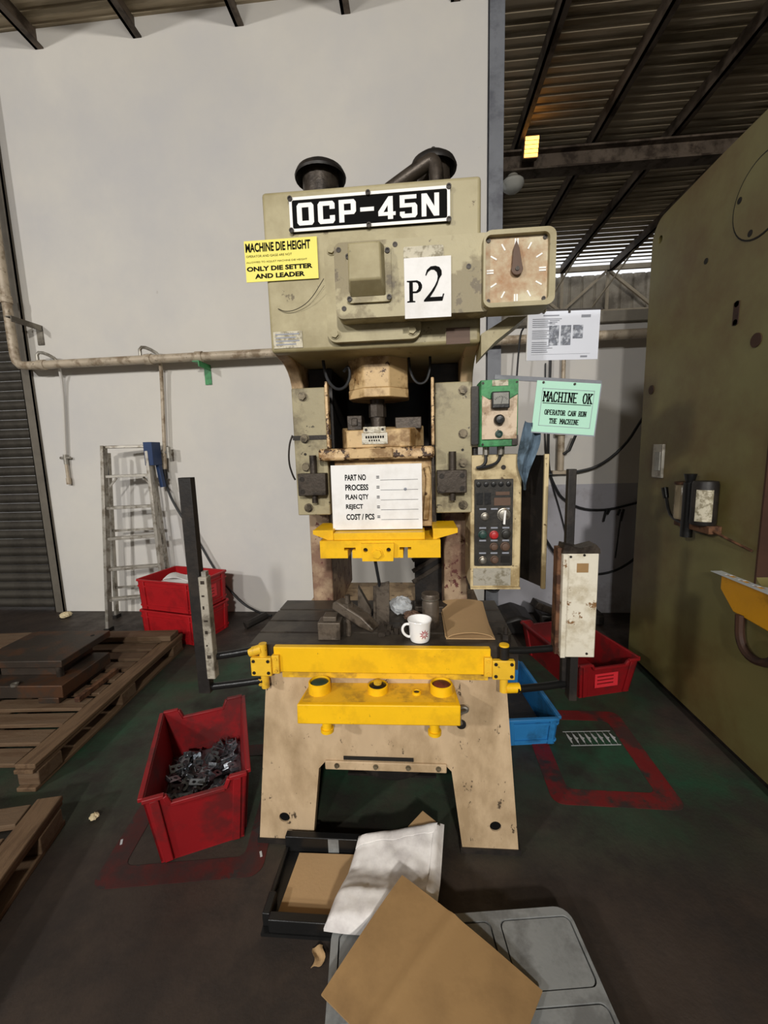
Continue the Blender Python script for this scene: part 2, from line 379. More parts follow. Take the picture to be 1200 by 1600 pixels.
# roof: ribbed sheets, far end split into strips, gaps imitating daylight on the ribs
ZR = 5.05
ceil = sroot('ceiling')
pts = []; y = -12.0; p = .11
while y < 7.42:
    pts += [(y, ZR), (y+.05, ZR), (y+.062, ZR+.014), (y+.098, ZR+.014)]; y += p
n = len(pts); g = G()
g.add([(-8, a, b) for a, b in pts] + [(8, a, b) for a, b in pts], [(i, i+1, n+i+1, n+i) for i in range(n-1)])
g.build('roof_sheet', 'roof', ceil, smooth=False, fix=False)
yl = pts[-1][0]-.03
while yl < 9.15:
    gap = .006 + .115*min(1, max(0, (yl-7.4)/1.65))**2.3
    G().box(-8, 8, yl+gap, yl+.15, ZR, ZR+.003).build('roof_streak_strip', 'roof', ceil)
    yl += .15
for i, x in enumerate((-7.4, -6.54, -5.68, -4.82, -3.96, -3.1, -2.24, -1.38, -.52, .33, 1.19, 2.05, 2.91, 3.85, 4.7, 5.6, 6.5)):
    g = G().box(x-.012, x+.012, -12, 9.1, ZR-.15, ZR-.002); g.box(x-.012, x+.06, -12, 9.1, ZR-.15, ZR-.138)
    g.build('purlin', 'steel_dark', ceil)
rf = sroot('trim_4')
G().box(.72, 8, 5.48, 5.50, 4.68, 4.86).box(.72, 8, 5.40, 5.58, 4.855, 4.875).box(.72, 8, 5.40, 5.58, 4.66, 4.68).build('rafter_beam', 'steel_dark', rf)
struct(G().box(-8, 8, -2.6, -2.45, 4.68, 4.86).build('trim_5', 'steel_dark'))
# far siding and truss
pts = []; x = -2.0
while x < 8:
    pts += [(x, 9.42), (x+.17, 9.42), (x+.19, 9.45), (x+.21, 9.45), (x+.23, 9.42)]; x += .25
n = len(pts)
struct(G().add([(a, b, 0) for a, b in pts] + [(a, b, 4.96) for a, b in pts], [(i, i+1, n+i+1, n+i) for i in range(n-1)]).build('wall_far', 'siding', smooth=False))
tr = sroot('trim_6')
G().bar((-1, 9.15, 4.98), (8, 9.15, 4.98), .06, .09).build('top_chord', 'truss', tr)
G().bar((-1, 9.15, 4.15), (8, 9.15, 4.15), .06, .09).build('bottom_chord', 'truss', tr)
xs = [0.1, 1.15, 2.0, 2.95, 3.83, 4.75, 5.7, 6.6]
for i, x in enumerate(xs):
    G().bar((x, 9.15, 4.94), (x, 9.15, 4.19), .05, .05).build('post', 'truss', tr)
    if i+1 < len(xs):
        a, b = (4.94, 4.19) if i % 2 == 0 else (4.19, 4.94)
        G().bar((x, 9.15, a), (xs[i+1], 9.15, b), .05, .05).build('diagonal', 'truss', tr)
for x in (2.05, 2.91, 3.85):
    G().bar((x+.02, 8.2, 4.9), (x-.35, 9.1, 4.2), .022, .022).build('brace_rod', 'truss', tr)

# roller shutter
sh = sroot('door_1', (-5.5, YW+.06, 0))
slat = None; z = .02
for i in range(48):
    if slat is None:
        prof = [(0, 0)] + [(-.004-.02*math.sin(PI*j/6), .004+.076*j/6) for j in range(7)] + [(0, .084), (.008, .084), (.008, 0)]
        slat = G().prism([(YW+.06+a, z+b) for a, b in prof], 'x', -7.2, -3.6).build('slat', 'shutter', sh)
    else:
        o = slat.copy(); COL.objects.link(o); o.parent = sh; o.location = (0, 0, i*.09)
G().box(-3.645, -3.55, YW-.03, YW-.02, 0, 4.4).box(-3.56, -3.55, YW-.03, YW+.1, 0, 4.4).box(-3.645, -3.637, YW-.03, YW+.03, 0, 4.4).build('guide_rail', 'shutter_rail', sh)
G().box(-7.2, -3.6, YW+.0, YW+.1, 4.34, 4.7).build('shutter_box', 'shutter', sh)

# flood lamps of the hall (out of the photograph)
def flood(loc, aim, power, colr, label):
    d = (Vector(aim)-Vector(loc)).normalized(); q = d.to_track_quat('-Z', 'Y'); e = q.to_euler()
    t = thing('hall_flood_lamp', label, 'lamp', loc, tuple(e))
    G().lathe((0, 0, 0), [(.27, -.02), (.27, .02), (.17, .14), (.08, .2), (.08, .3)], 4).build('housing', 'lamp_shell', t, world=False)
    G().cyl(loc, (loc[0], loc[1], 5.0), .015).build('hanger', 'steel_dark', t)
    ld = bpy.data.lights.new('lamp_light', 'AREA'); ld.shape = 'SQUARE'; ld.size = .34; ld.energy = power; ld.color = colr
    lo = bpy.data.objects.new('lamp_light', ld); COL.objects.link(lo); lo.location = (0, 0, -.03); lo.parent = t
    return t
for i, (p_, a_, pw, c) in enumerate(LAMPS):
    flood(p_, a_, pw, c, ['flood lamp on the rafters over the left aisle', 'flood lamp on the rafters behind the photographer', 'flood lamp deep in the hall behind the photographer'][i])

# ------------------------------------------------------------------ the press
PR = thing('power_press', 'tall cream and yellow mechanical power press in the middle', 'press', (-.14, 1.6, 0))
# base: front plate with two splayed feet, side and rear plates
loop = [(-.56, .735), (-.637, .022), (-.424, .022), (-.386, .33), (-.36, .36), (.085, .36), (.108, .335), (.146, .022), (.353, .022), (.296, .735)]
front = G().plate([loop, circ(-.532, .115, .021), circ(.268, .115, .021)], 'y', 1.385, 1.425).build('base_front_plate', 'base', PR, bevel=.004)
for s, (x0, x1, t) in (('l', (-.637, -.56, .035)), ('r', (.353, .296, -.035))):
    G().hexa([(x0, 1.425, .022), (x0+t, 1.425, .022), (x0+t, 2.35, .022), (x0, 2.35, .022),
              (x1, 1.425, .735), (x1+t, 1.425, .735), (x1+t, 2.35, .735), (x1, 2.35, .735)]).build('base_side_plate', 'base', PR)
G().plate([[(a, b) for a, b in loop]], 'y', 2.32, 2.36).build('base_rear_plate', 'frame', PR)
G().box(-.36, .09, 1.376, 1.386, .333, .368).build('opening_flange', 'base', PR, bevel=.004)
G().box(-.29, -.03, 1.381, 1.3845, .372, .386).build('flange_slot', 'mach_dark', PR)
for x in (-.315, -.17, -.05, .06): hexbolt(PR, (x, 1.376, .352), .008, .008)
for x0, x1 in ((-.645, -.415), (.14, .362)): G().box(x0, x1, 1.38, 1.46, 0, .022).build('foot_pad', 'black', PR)
G().lathe((-.13, 1.75, .12), [(.17, 0), (.19, .02), (.19, .24), (.15, .28), (.15, .5)], 28).build('cushion_cylinder', 'black', PR)
G().cyl((-.3, 1.9, .022), (-.3, 1.9, .13), .012).cyl((.04, 1.9, .022), (.04, 1.9, .13), .012).box(-.32, .06, 1.6, 1.95, .12, .13).build('cushion_bracket', 'black', PR)
for xx in (-.532, .268): G().cyl((xx, 1.391, .115), (xx, 1.424, .115), .0212).build('hole_shade_disc', 'ink', PR)  # black discs paint in the shade inside the foot holes
# bolster with slots
prof = [(1.37, .745), (1.37, .83)]
for c in (1.47, 1.58, 1.70): prof += [(c-.007, .83), (c-.007, .80), (c+.007, .80), (c+.007, .83)]
prof += [(1.815, .83), (1.815, .745)]
G().prism(prof, 'x', -.611, .335).build('bolster_plate', 'bolster', PR)
G().box(-.56, .296, 1.39, 2.34, .735, .745).build('bolster_seat', 'frame', PR)
G().box(-.50, .235, 1.378, 1.386, .70, .745).build('bolster_lip', 'yellow_dirty', PR)
# yellow front rail and end brackets
G().box(-.515, .238, 1.345, 1.369, .738, .832).build('front_rail', 'yellow', PR, bevel=.003)
for sgn, cx in ((-1, -.556), (1, .278)):
    G().box(cx-.037, cx+.037, 1.325, 1.345, .732, .800).build('bracket_plate', 'yellow_dirty', PR, bevel=.003)
    xi = cx - sgn*.05
    G().box(xi-.013, xi+.013, 1.332, 1.350, .738, .806).build('bracket_ear', 'yellow_dirty', PR, bevel=.002)
    for dx in (-.026, .026):
        for zz in (.745, .788): screw(PR, (cx+dx, 1.325, zz), .006, .002)
    for zz in (.75, .794): screw(PR, (xi, 1.332, zz), .006, .003, m='yellow_dirty')
    G().cyl((cx+.004, 1.345, .68), (cx+.004, 1.345, .735), .014).build('hinge_knuckle', 'yellow_dirty', PR)
    G().cyl((cx+.004, 1.345, .80), (cx+.004, 1.345, .845), .014 if sgn < 0 else .017).build('hinge_pin', 'yellow_dirty' if sgn < 0 else 'black', PR)
    if sgn > 0: G().lathe((cx+.004, 1.345, .845), [(.017, 0), (.016, .005), (.008, .007)], 16).build('hinge_cap', 'yellow', PR)
# two hand button box
bb = G().hexa([(-.414, 1.25, .606), (.128, 1.25, .612), (.128, 1.395, .612), (-.414, 1.395, .606), (-.412, 1.25, .677), (.128, 1.25, .684), (.118, 1.388, .676), (-.402, 1.388, .672)]).build('button_box', 'yellow', PR, bevel=.004)
G().box(-.40, .115, 1.256, 1.384, .6755, .6795, rot=(0, -.012, 0)).build('box_lid', 'yellow_dirty', bb)
for x, top in ((-.353, 'green_btn'), (.071, 'maroon_btn')):
    c = V(x, 1.335, .676)
    G().lathe(c, [(.040, 0), (.038, .036), (.034, .038), (.032, .026)], 24).build('button_guard', 'yellow', bb)
    G().lathe(c, [(.031, .02), (.031, .031), (.025, .034), (.012, .035)], 20).build('palm_button', top, bb)
c = V(-.148, 1.335, .676)
G().lathe(c, [(.036, 0), (.035, .026), (.031, .028), (.029, .018)], 24).build('button_guard', 'yellow', bb)
G().lathe(c, [(.029, .01), (.029, .024), (.02, .03), (.018, .031)], 20).build('stop_button', 'black_gloss', bb)
G().lathe(c, [(.014, .03), (.015, .04), (.006, .043)], 14).build('button_cap', 'yellow_dirty', bb)
G().lathe((-.014, 1.322, .676), [(.016, 0), (.015, .012), (.011, .013), (.010, .006)], 18).build('indicator_ring', 'yellow', bb)
G().lathe((-.014, 1.322, .68), [(.0095, 0), (.0095, .006), (.004, .008)], 12).build('indicator_lens', 'cast', bb)
for x in (-.325, .045):
    G().cyl((x, 1.30, .555), (x, 1.30, .61), .017).lathe((x, 1.30, .548), [(.023, 0), (.023, .012)], 16).build('box_foot', 'yellow', bb)
    G().bar((x+.02, 1.31, .60), (x+.01, 1.386, .57), .03, .02).build('mount_arm', 'black', bb)
# chrome hook at the right of the box
G().tube([(.125, 1.36, .60), (.155, 1.355, .615), (.165, 1.352, .60), (.135, 1.36, .585), (.135, 1.37, .555), (.142, 1.372, .535)], .006, 8, 2).build('hook_handle', 'steel', PR)
G().lathe((.143, 1.383, .528), [(.017, 0), (.017, .006), (.009, .007)], 14, (0, -1, 0)).build('hook_boss', 'black', PR)

# C frame side plates
cprof = [(1.82, .746), (1.82, 1.22), (1.80, 1.25), (1.665, 1.27), (1.665, 1.74)] + \
        [(1.665-.155*(1-math.cos(t)), 1.74+.10*math.sin(t)) for t in [PI/2*i/6 for i in range(1, 7)]] + [(1.47, 1.85), (2.28, 1.85), (2.38, 1.6), (2.38, .746)]
for x0, x1, xa, xb in ((-.489, -.395, -.489, -.442), (.113, .217, .170, .217)):
    G().prism([p_ for p_ in cprof if p_[1] > 1.23], 'x', xa, xb).build('frame_cheek', 'frame', PR, bevel=.006)
    G().prism([(1.82, .746), (1.82, 1.25), (2.38, 1.25), (2.38, .746)], 'x', x0, x1).build('frame_column', 'column_paint', PR, bevel=.006)
G().box(-.395, .113, 2.2, 2.23, 1.25, 1.85).build('frame_web', 'black', PR)
G().box(-.02, .113, 2.0, 2.2, .75, 1.22).build('rear_guard', 'black', PR)
for i in range(4):
    G().bar((-.03, 1.99, .86+i*.055), (.11, 1.99, .95+i*.05), .01, .02).build('guard_louvre', 'cast', PR)
# head
hd = G().box(-.490, .215, 1.45, 2.25, 1.845, 2.345).build('head_housing', 'head', PR, bevel=.012, seg=3)
G().plate([rrect(-.287, .02, 1.863, 2.182, .03)], 'y', 1.425, 1.452).build('gear_cover', 'head', PR, bevel=.006)
for x, zz in ((-.262, 2.145), (-.262, 1.888), (-.008, 1.888)): hexbolt(PR, (x, 1.425, zz), .013, .012, m='head')
arm = G().plate([rrect(-.243, .235, 1.915, 2.136, .022)], 'y', 1.36, 1.426).build('indicator_arm', 'cover', PR, bevel=.008, seg=3)
for x, zz in ((-.228, 2.115), (-.218, 1.945), (.165, 2.045), (-.055, 2.12)): screw(arm, (x, 1.36, zz), .0075, .002)
# raised flap box on the arm
bx = G(); bx.plate([rrect(-.205, -.068, 1.957, 2.118, .012)], 'y', 1.350, 1.361)
bx.build('box_flange', 'cover', arm, bevel=.003)
G().hexa([(-.192, 1.30, 2.005), (-.094, 1.30, 2.005), (-.085, 1.352, 1.972), (-.196, 1.352, 1.972), (-.192, 1.308, 2.11), (-.096, 1.308, 2.11), (-.087, 1.352, 2.118), (-.196, 1.352, 2.118)]).build('box_cover', 'head', arm, bevel=.005)
for x, zz in ((-.078, 2.10), (-.198, 2.09), (-.198, 1.968), (-.076, 1.968)): screw(arm, (x, 1.352, zz), .008, .006)
G().plate([rrect(-.03, .09, 2.062, 2.11, .006)], 'y', 1.3575, 1.3605).build('metal_badge', 'sticker', arm)
# angle dial
dl = G().plate([rrect(.205, .412, 1.917, 2.130, .024), rrect(.211, .394, 1.930, 2.117, .016)], 'y', 1.335, 1.425).build('dial_housing', 'head', PR, bevel=.004)
G().box(.209, .397, 1.352, 1.41, 1.926, 2.121).build('dial_face', 'dial', dl)
G().box(.207, .41, 1.41, 1.424, 1.92, 2.127).build('dial_back', 'head', dl)
cx, cz = .303, 2.022
for i in range(12):
    a = math.radians(30*i); r0, r1 = (.066, .086)
    for off in ((-.0035, .0035) if i % 3 == 0 else (0,)):
        if i == 0: continue
        g = G().box(off-.0022, off+.0022, 1.3505, 1.3525, r0, r1)
        g.xf(Matrix.Translation((cx, 0, cz)) @ Matrix.Rotation(a, 4, 'Y')); g.build('dial_tick', 'white', dl)
for off in (-.0035, .0035): G().box(cx+off-.0022, cx+off+.0022, 1.3505, 1.3525, cz+.07, cz+.088).build('dial_tick', 'white', dl)
hand = [(cx+.017*math.cos(t), cz+.017*math.sin(t)) for t in [math.radians(150+240*i/12) for i in range(13)]] + [(cx+.006, cz+.055), (cx-.003, cz+.078), (cx-.012, cz+.055)]
G().prism(hand, 'y', 1.338, 1.346).build('dial_hand', 'brown', dl, bevel=.001)
G().cyl((cx, 1.335, cz), (cx, 1.353, cz), .006).build('dial_spindle', 'bolt_dark', dl)
for x, zz in ((.222, 1.94), (.222, 2.108), (.384, 1.94), (.384, 2.108)): screw(dl, (x, 1.352, zz), .006, .003)
G().prism([(.215, 1.80), (.26, 1.845), (.36, 1.918), (.30, 1.918), (.215, 1.87)], 'y', 1.44, 1.56).build('dial_bracket', 'head', PR)
# nameplate
npl = G().plate([rrect(-.396, .117, 2.214, 2.316, .004)], 'y', 1.441, 1.4505).build('name_plate', 'ink', PR)
G().plate([rrect(-.396, .117, 2.214, 2.316, .004), rrect(-.387, .108, 2.223, 2.307, .006)], 'y', 1.4385, 1.442).build('plate_border', 'white', npl)
def glyph(loops, x, w, z0=2.232, z1=2.298):
    return [[(x+u*w, z0+v*(z1-z0)) for u, v in lp] for lp in loops]
t_ = .30
def oct_(x0, x1, z0, z1, c=.12): return [(x0+c, z0), (x1-c, z0), (x1, z0+c), (x1, z1-c), (x1-c, z1), (x0+c, z1), (x0, z1-c), (x0, z0+c)]
GL = dict(
    O=[oct_(0, 1, 0, 1), [(t_, .2), (1-t_, .2), (1-t_, .8), (t_, .8)]],
    C=[[(.12, 0), (.88, 0), (1, .12), (1, .36), (1-t_, .36), (1-t_, .2), (t_, .2), (t_, .8), (1-t_, .8), (1-t_, .64), (1, .64), (1, .88), (.88, 1), (.12, 1), (0, .88), (0, .12)]],
    P=[[(0, 0), (t_, 0), (t_, .34), (.88, .34), (1, .46), (1, .88), (.88, 1), (0, 1)], [(t_, .52), (1-t_, .52), (1-t_, .82), (t_, .82)]],
    d=[[(0, .42), (1, .42), (1, .60), (0, .60)]],
    f=[[(.55, 0), (.85, 0), (.85, .16), (1, .16), (1, .32), (.85, .32), (.85, 1), (.60, 1), (0, .36), (0, .16), (.55, .16)], [(.30, .32), (.55, .32), (.55, .62)]],
    F=[[(0, .12), (.12, 0), (.88, 0), (1, .12), (1, .52), (.88, .64), (.28, .64), (.28, .82), (.96, .82), (.96, 1), (0, 1), (0, .46), (.70, .46), (.70, .18), (.28, .18), (.28, .28), (0, .28)]],
    N=[[(0, 0), (.27, 0), (.27, .58), (.70, 0), (1, 0), (1, 1), (.73, 1), (.73, .42), (.30, 1), (0, 1)]])
x = -.372
for ch, w in (('O', .055), ('C', .055), ('P', .055), ('d', .044), ('f', .055), ('F', .055), ('N', .055)):
    G().plate(glyph(GL[ch], x, w), 'y', 1.4395, 1.4412).build('letter', 'white', npl); x += w + .0135
for xx in (-.392, -.14, .113):
    for zz in (2.218, 2.312): screw(npl, (xx, 1.439, zz), .008, .005)
# tags on the head
tg = G().box(-.478, -.378, 1.4475, 1.4505, 1.858, 1.912).build('data_plate', 'sticker', PR)
for i in range(4): G().box(-.470, -.470+.07+.012*(i % 2), 1.4468, 1.4474, 1.868+i*.011, 1.872+i*.011).build('plate_print', 'ink_soft', tg)
G().box(.103, .180, 1.447, 1.4505, 1.845, 1.896).build('brown_plate', 'brown', PR)
# caps on top of the head
for x, yy, rr in ((-.342, 1.70, .094), (.078, 1.70, .084)):
    g = G().cyl((x, yy, 2.34), (x, yy, 2.54), rr*.72); g.build('breather_neck', 'cast', PR)
    G().lathe((x, yy, 2.515), [(rr, 0), (rr*1.02, .008), (rr*.93, .025), (rr*.66, .042), (rr*.3, .052), (.012, .054), (.012, .05), (rr*.3, .046), (rr*.64, .036), (rr*.9, .018), (rr*.96, .003)], 28, closed=True).build('breather_cap', 'black', PR)
    G().cyl((x, yy-.01, 2.36), (x, yy-.01, 2.585), .007).build('cap_bolt', 'bolt_dark', PR)
G().tube([(-.19, 1.66, 2.352), (-.11, 1.62, 2.40), (-.03, 1.60, 2.435), (.04, 1.60, 2.475), (.075, 1.60, 2.49), (.085, 1.59, 2.43), (.08, 1.59, 2.34)], .025, 12, 2).build('air_hose', 'cast', PR)
G().tube([(-.235, 1.56, 2.345), (-.215, 1.56, 2.365), (-.195, 1.56, 2.345)], .004, 8, 2).build('lifting_eye', 'bolt_dark', PR)
G().tube([(-.455, 1.446, 1.985), (-.43, 1.441, 1.972), (-.39, 1.44, 1.976), (-.34, 1.432, 2.0), (-.29, 1.42, 2.06)], .0012, 6, 2).build('loose_wire', 'bolt_dark', PR)

# gib plates, bolts, stop blocks
for side, (x0, x1) in ((-1, (-.478, -.347)), (1, (.072, .210))):
    G().box(x0, x1, 1.62, 1.664, 1.258, 1.752).build('gib_plate', 'gib', PR, bevel=.004)
    xb = -.434 if side < 0 else .176
    for zz in (1.72, 1.56, 1.45, 1.288): hexbolt(PR, (xb, 1.62, zz), .0145, .014)
    screw(PR, (xb-.002, 1.62, 1.50), .005, .003)
    xk = -.405 if side < 0 else .130
    sb = G().box(xk-.055, xk+.055, 1.575, 1.62, 1.34, 1.426).build('stop_block', 'cast', PR, bevel=.003)
    for dx, zz in ((-.038, 1.405), (-.038, 1.357), (.038, 1.405), (.038, 1.357)):
        if side > 0 or dx < 0: screw(sb, (xk+dx, 1.575, zz), .010, .002)
    if side > 0: hexbolt(sb, (xk-.036, 1.575, 1.36), .016, .014, m='cast')
    G().cyl((xk+.004, 1.598, 1.426), (xk+.004, 1.598, 1.495), .014).build('stop_rod', 'cast', sb)
    G().cyl((xk+.004, 1.598, 1.31), (xk+.004, 1.598, 1.34), .012).build('stop_nut', 'cast', sb)
    # inner guide strip with chipped edge
    xs_ = -.342 if side < 0 else .060
    G().box(xs_-.003, xs_+.008, 1.605, 1.64, 1.52, 1.77).build('guide_strip', 'chipped', PR, bevel=.003)
    G().box(xs_-.01, xs_+.014, 1.66, 1.80, 1.20, 1.52).build('guide_way', 'cast', PR)
    G().box(min(xs_, xb), max(xs_, xb), 1.74, 2.1, 1.25, 1.84).build('recess_shade_block', 'black', PR)  # black block added to paint the shade of the open recess
    G().box(xk-.02, xk+.03, 1.665, 1.74, 1.27, 1.74).build('gib_backing', 'column_paint', PR)
# strap on the left plate
G().tube([(-.486, 1.63, 1.575), (-.50, 1.625, 1.54), (-.505, 1.62, 1.47), (-.492, 1.62, 1.42), (-.482, 1.62, 1.40)], .004, 6, 2).box(-.482, -.33, 1.617, 1.621, 1.555, 1.572).build('strap', 'bolt_dark', PR)
# slide: barrel, screw, block, flange, body, yellow shoe
oct8 = lambda cx_, cy_, r: [(cx_+r*math.cos(math.radians(22.5+45*i)), cy_+r*math.sin(math.radians(22.5+45*i))) for i in range(8)]
G().prism(oct8(-.142, 1.68, .122), 'z', 1.735, 1.85).build('slide_barrel', 'slide', PR, bevel=.004)
G().prism(oct8(-.142, 1.68, .124), 'z', 1.702, 1.735).build('barrel_flange', 'slide', PR, bevel=.003)
G().cyl((-.15, 1.66, 1.58), (-.15, 1.66, 1.71), .028, n=20).build('adjusting_screw', 'cast', PR)
G().cyl((-.15, 1.66, 1.635), (-.15, 1.66, 1.685), .034, n=8).build('lock_nut', 'cast', PR)
G().box(-.262, -.205, 1.60, 1.68, 1.585, 1.64).box(-.245, -.222, 1.595, 1.61, 1.60, 1.63).build('clamp_lug', 'cast', PR, bevel=.003)
G().box(-.08, .02, 1.62, 1.72, 1.585, 1.63).build('clamp_lug', 'cast', PR, bevel=.003)
sl = G().hexa([(-.262, 1.575, 1.518), (-.022, 1.575, 1.518), (.03, 1.70, 1.518), (-.30, 1.70, 1.518), (-.262, 1.575, 1.582), (-.022, 1.575, 1.585), (.03, 1.70, 1.60), (-.30, 1.70, 1.60)]).build('slide_block', 'slide', PR, bevel=.004)
G().box(-.204, -.108, 1.571, 1.576, 1.531, 1.572).box(-.198, -.114, 1.571, 1.576, 1.574, 1.594).build('scale_plate', 'plate_m', sl)
g = G()
for i in range(8): g.box(-.19+i*.009, -.184+i*.009, 1.5702, 1.5708, 1.552, 1.561)
for i in range(5): g.box(-.178+i*.009, -.173+i*.009, 1.5702, 1.5708, 1.541, 1.547)
g.build('plate_print', 'ink', sl)
for xx in (-.187, -.125): screw(sl, (xx, 1.571, 1.584), .005, .002)
G().box(-.372, .066, 1.56, 1.75, 1.472, 1.518).build('slide_flange', 'chipped', PR, bevel=.012, seg=3)
G().box(-.252, -.088, 1.555, 1.562, 1.478, 1.514).build('flange_pad', 'slide', PR, bevel=.003)
G().box(-.318, .055, 1.60, 1.82, 1.21, 1.473).build('slide_body', 'slide', PR, bevel=.004)
G().tube([(.035, 1.59, 1.44), (.045, 1.59, 1.40), (.035, 1.59, 1.30), (.03, 1.59, 1.24)], .012, 8, 2).build('slide_pipe', 'slide', PR)
G().box(-.395, -.318, 1.53, 1.68, 1.195, 1.215).build('shoe_wing', 'yellow', PR, bevel=.002)
G().box(.055, .145, 1.53, 1.68, 1.197, 1.217).build('shoe_wing', 'yellow', PR, bevel=.002)
for x0, x1 in ((-.395, -.318), (.055, .145)):
    G().prism([(x0, 1.215), (x1, 1.215), (x1, 1.18), (x0+(.07 if x0 < -.2 else 0), 1.172), (x0, 1.20)] if x0 < -.2 else [(x0, 1.217), (x1, 1.217), (x1, 1.20), (x0, 1.175)], 'y', 1.515, 1.531).build('wing_gusset', 'yellow', PR)
sh1 = [(-.366, 1.112), (-.262, 1.112), (-.262, 1.142), (-.275, 1.142), (-.275, 1.152), (-.232, 1.152), (-.232, 1.142), (-.245, 1.142), (-.245, 1.112),
       (-.056, 1.112), (-.056, 1.142), (-.069, 1.142), (-.069, 1.152), (-.026, 1.152), (-.026, 1.142), (-.039, 1.142), (-.039, 1.112), (.081, 1.112), (.081, 1.178), (-.366, 1.178)]
G().plate([sh1], 'y', 1.495, 1.75).build('slide_shoe', 'yellow', PR, bevel=.002)
G().box(-.315, .025, 1.505, 1.60, 1.178, 1.205).build('shoe_step', 'yellow', PR, bevel=.002)
hc = G().plate([[(-.206, 1.104), (-.092, 1.104), (-.088, 1.17), (-.210, 1.17)], circ(-.193, 1.146, .0085), circ(-.108, 1.146, .0085)], 'y', 1.478, 1.495).build('shank_clamp', 'yellow', PR, bevel=.002)
hexbolt(hc, (-.150, 1.478, 1.133), .017, .012, m='yellow')
for xx in (-.193, -.108): G().cyl((xx, 1.4935, 1.146), (xx, 1.4945, 1.146), .0085).build('hole_shade_disc', 'mach_dark', hc)
G().tube([(-.165, 1.52, 1.11), (-.158, 1.53, 1.05), (-.15, 1.55, .98), (-.17, 1.58, .93), (-.19, 1.62, .84)], .006, 8, 2).build('sensor_cable', 'cable', PR)
# looping cables beside the barrel
G().tube([(-.345, 1.60, 1.86), (-.335, 1.595, 1.78), (-.30, 1.59, 1.735), (-.262, 1.59, 1.74), (-.24, 1.585, 1.78), (-.245, 1.58, 1.82), (-.265, 1.59, 1.80)], .006, 8, 3).build('loop_cable', 'cable', PR)
G().tube([(-.025, 1.62, 1.86), (-.02, 1.61, 1.79), (.005, 1.60, 1.745), (.04, 1.60, 1.75), (.055, 1.605, 1.80), (.055, 1.62, 1.86)], .005, 8, 3).build('loop_cable', 'cable', PR)
G().box(.218, .235, 1.64, 1.72, 1.40, 1.72).build('side_valve_block', 'black', PR)
for zz in (1.68, 1.60, 1.52): G().cyl((.21, 1.63, zz), (.24, 1.63, zz), .012).build('side_fitting', 'steel', PR)

# ------------------------------------------------------------------ signs on the press
def sheet(name, label, x0, x1, z0, z1, y, m, rot=(0,0,0), th=.002, cat='sign'):
    c = V((x0+x1)/2, y, (z0+z1)/2)
    t = thing(name, label, cat, tuple(c), rot)
    w, h = (x1-x0)/2, (z1-z0)/2
    G().box(-w, w, 0, th, -h, h).build('sheet', m, t, world=False)
    return t, w, h
def words(t, rows, y=-.0006, m='ink', bold=.0, name='lettering'):
    for txt, x0, x1, z0, z1, bo in rows: G().text(txt, x0, x1, z0, z1, y, bo).build(name, m, t, world=False, smooth=False, fix=False)

t, w, h = sheet('warning_sign', 'yellow machine die height notice on the left of the press head', -.556, -.312, 2.072, 2.199, 1.444, 'paper_y')
words(t, [('MACHINE DIE HEIGHT', -w+.004, w-.022, .028, .056, .035), ('OPERATOR AND GAGE ARE NOT', -w+.005, w-.085, .012, .019, 0), ('ALLOWED TO ADJUST MACHINE DIE HEIGHT', -w+.004, w-.035, -.007, .0, 0),
          ('ONLY DIE SETTER', -w+.004, w-.018, -.031, -.016, .045), ('AND LEADER', -w+.03, w-.045, -.054, -.039, .045)])
t, w, h = sheet('number_sign', 'white laminated paper with P2 on the press head', -.029, .112, 1.904, 2.077, 1.355, 'paper')
# serif P and 2, drawn as outlines
two = [(0, 0), (.78, 0), (.86, .20), (.80, .20), (.77, .12), (.26, .12)] + \
      [(.26+.40*u+.05*math.sin(u*PI), .12+.52*u) for u in (.35, .7, 1)] + [(.76, .74), (.75, .86), (.66, .96), (.50, 1.0), (.30, .99), (.14, .90), (.07, .75), (.11, .735), (.19, .84), (.32, .90), (.44, .89), (.55, .82), (.59, .70), (.56, .58), (.46, .44), (.30, .28), (0, .04)]
pl = [[(0, 0), (.5, 0), (.5, .05), (.36, .07), (.36, .42), (.62, .42), (.82, .50), (.92, .66), (.92, .78), (.82, .92), (.62, 1), (0, 1), (0, .95), (.14, .93), (.14, .07), (0, .05)],
      [(.36, .50), (.56, .50), (.68, .60), (.71, .72), (.66, .86), (.54, .92), (.36, .92)]]
G().plate([[(-.012+u*.072, -.040+v*.100) for u, v in two]], 'y', -.0012, -.0004).build('lettering', 'ink', t, world=False)
G().plate([[(-.063+u*.050, -.040+v*.062) for u, v in lp] for lp in pl], 'y', -.0012, -.0004).build('lettering', 'ink', t, world=False)

t, w, h = sheet('job_sheet', 'white form with part no, process and plan qty lines on the slide', -.325, .017, 1.209, 1.455, 1.556, 'paper', rot=(-.02, 0, 0))
rows = []
for i, (s_, wd) in enumerate((('PART NO', .080), ('PROCESS', .088), ('PLAN QTY', .088), ('REJECT', .066), ('COST / PCS', .108))):
    zc = .076 - i*.0375
    rows.append((s_, -w+.053, -w+.053+wd, zc-.0115, zc+.0115, .035))
    G().box(-w+.172, -w+.183, -.0008, -.0002, zc+.001, zc+.004).box(-w+.172, -w+.183, -.0008, -.0002, zc-.005, zc-.002).build('equals_mark', 'ink', t, world=False)
    G().box(-w+.187, w-.014, -.0008, -.0002, zc-.0125, zc-.0112).build('rule_line', 'ink', t, world=False)
words(t, rows)
G().cyl((w-.062, -.0006, .028), (w-.062, -.0002, .028), .006).build('smudge', 'ink_soft', t, world=False)

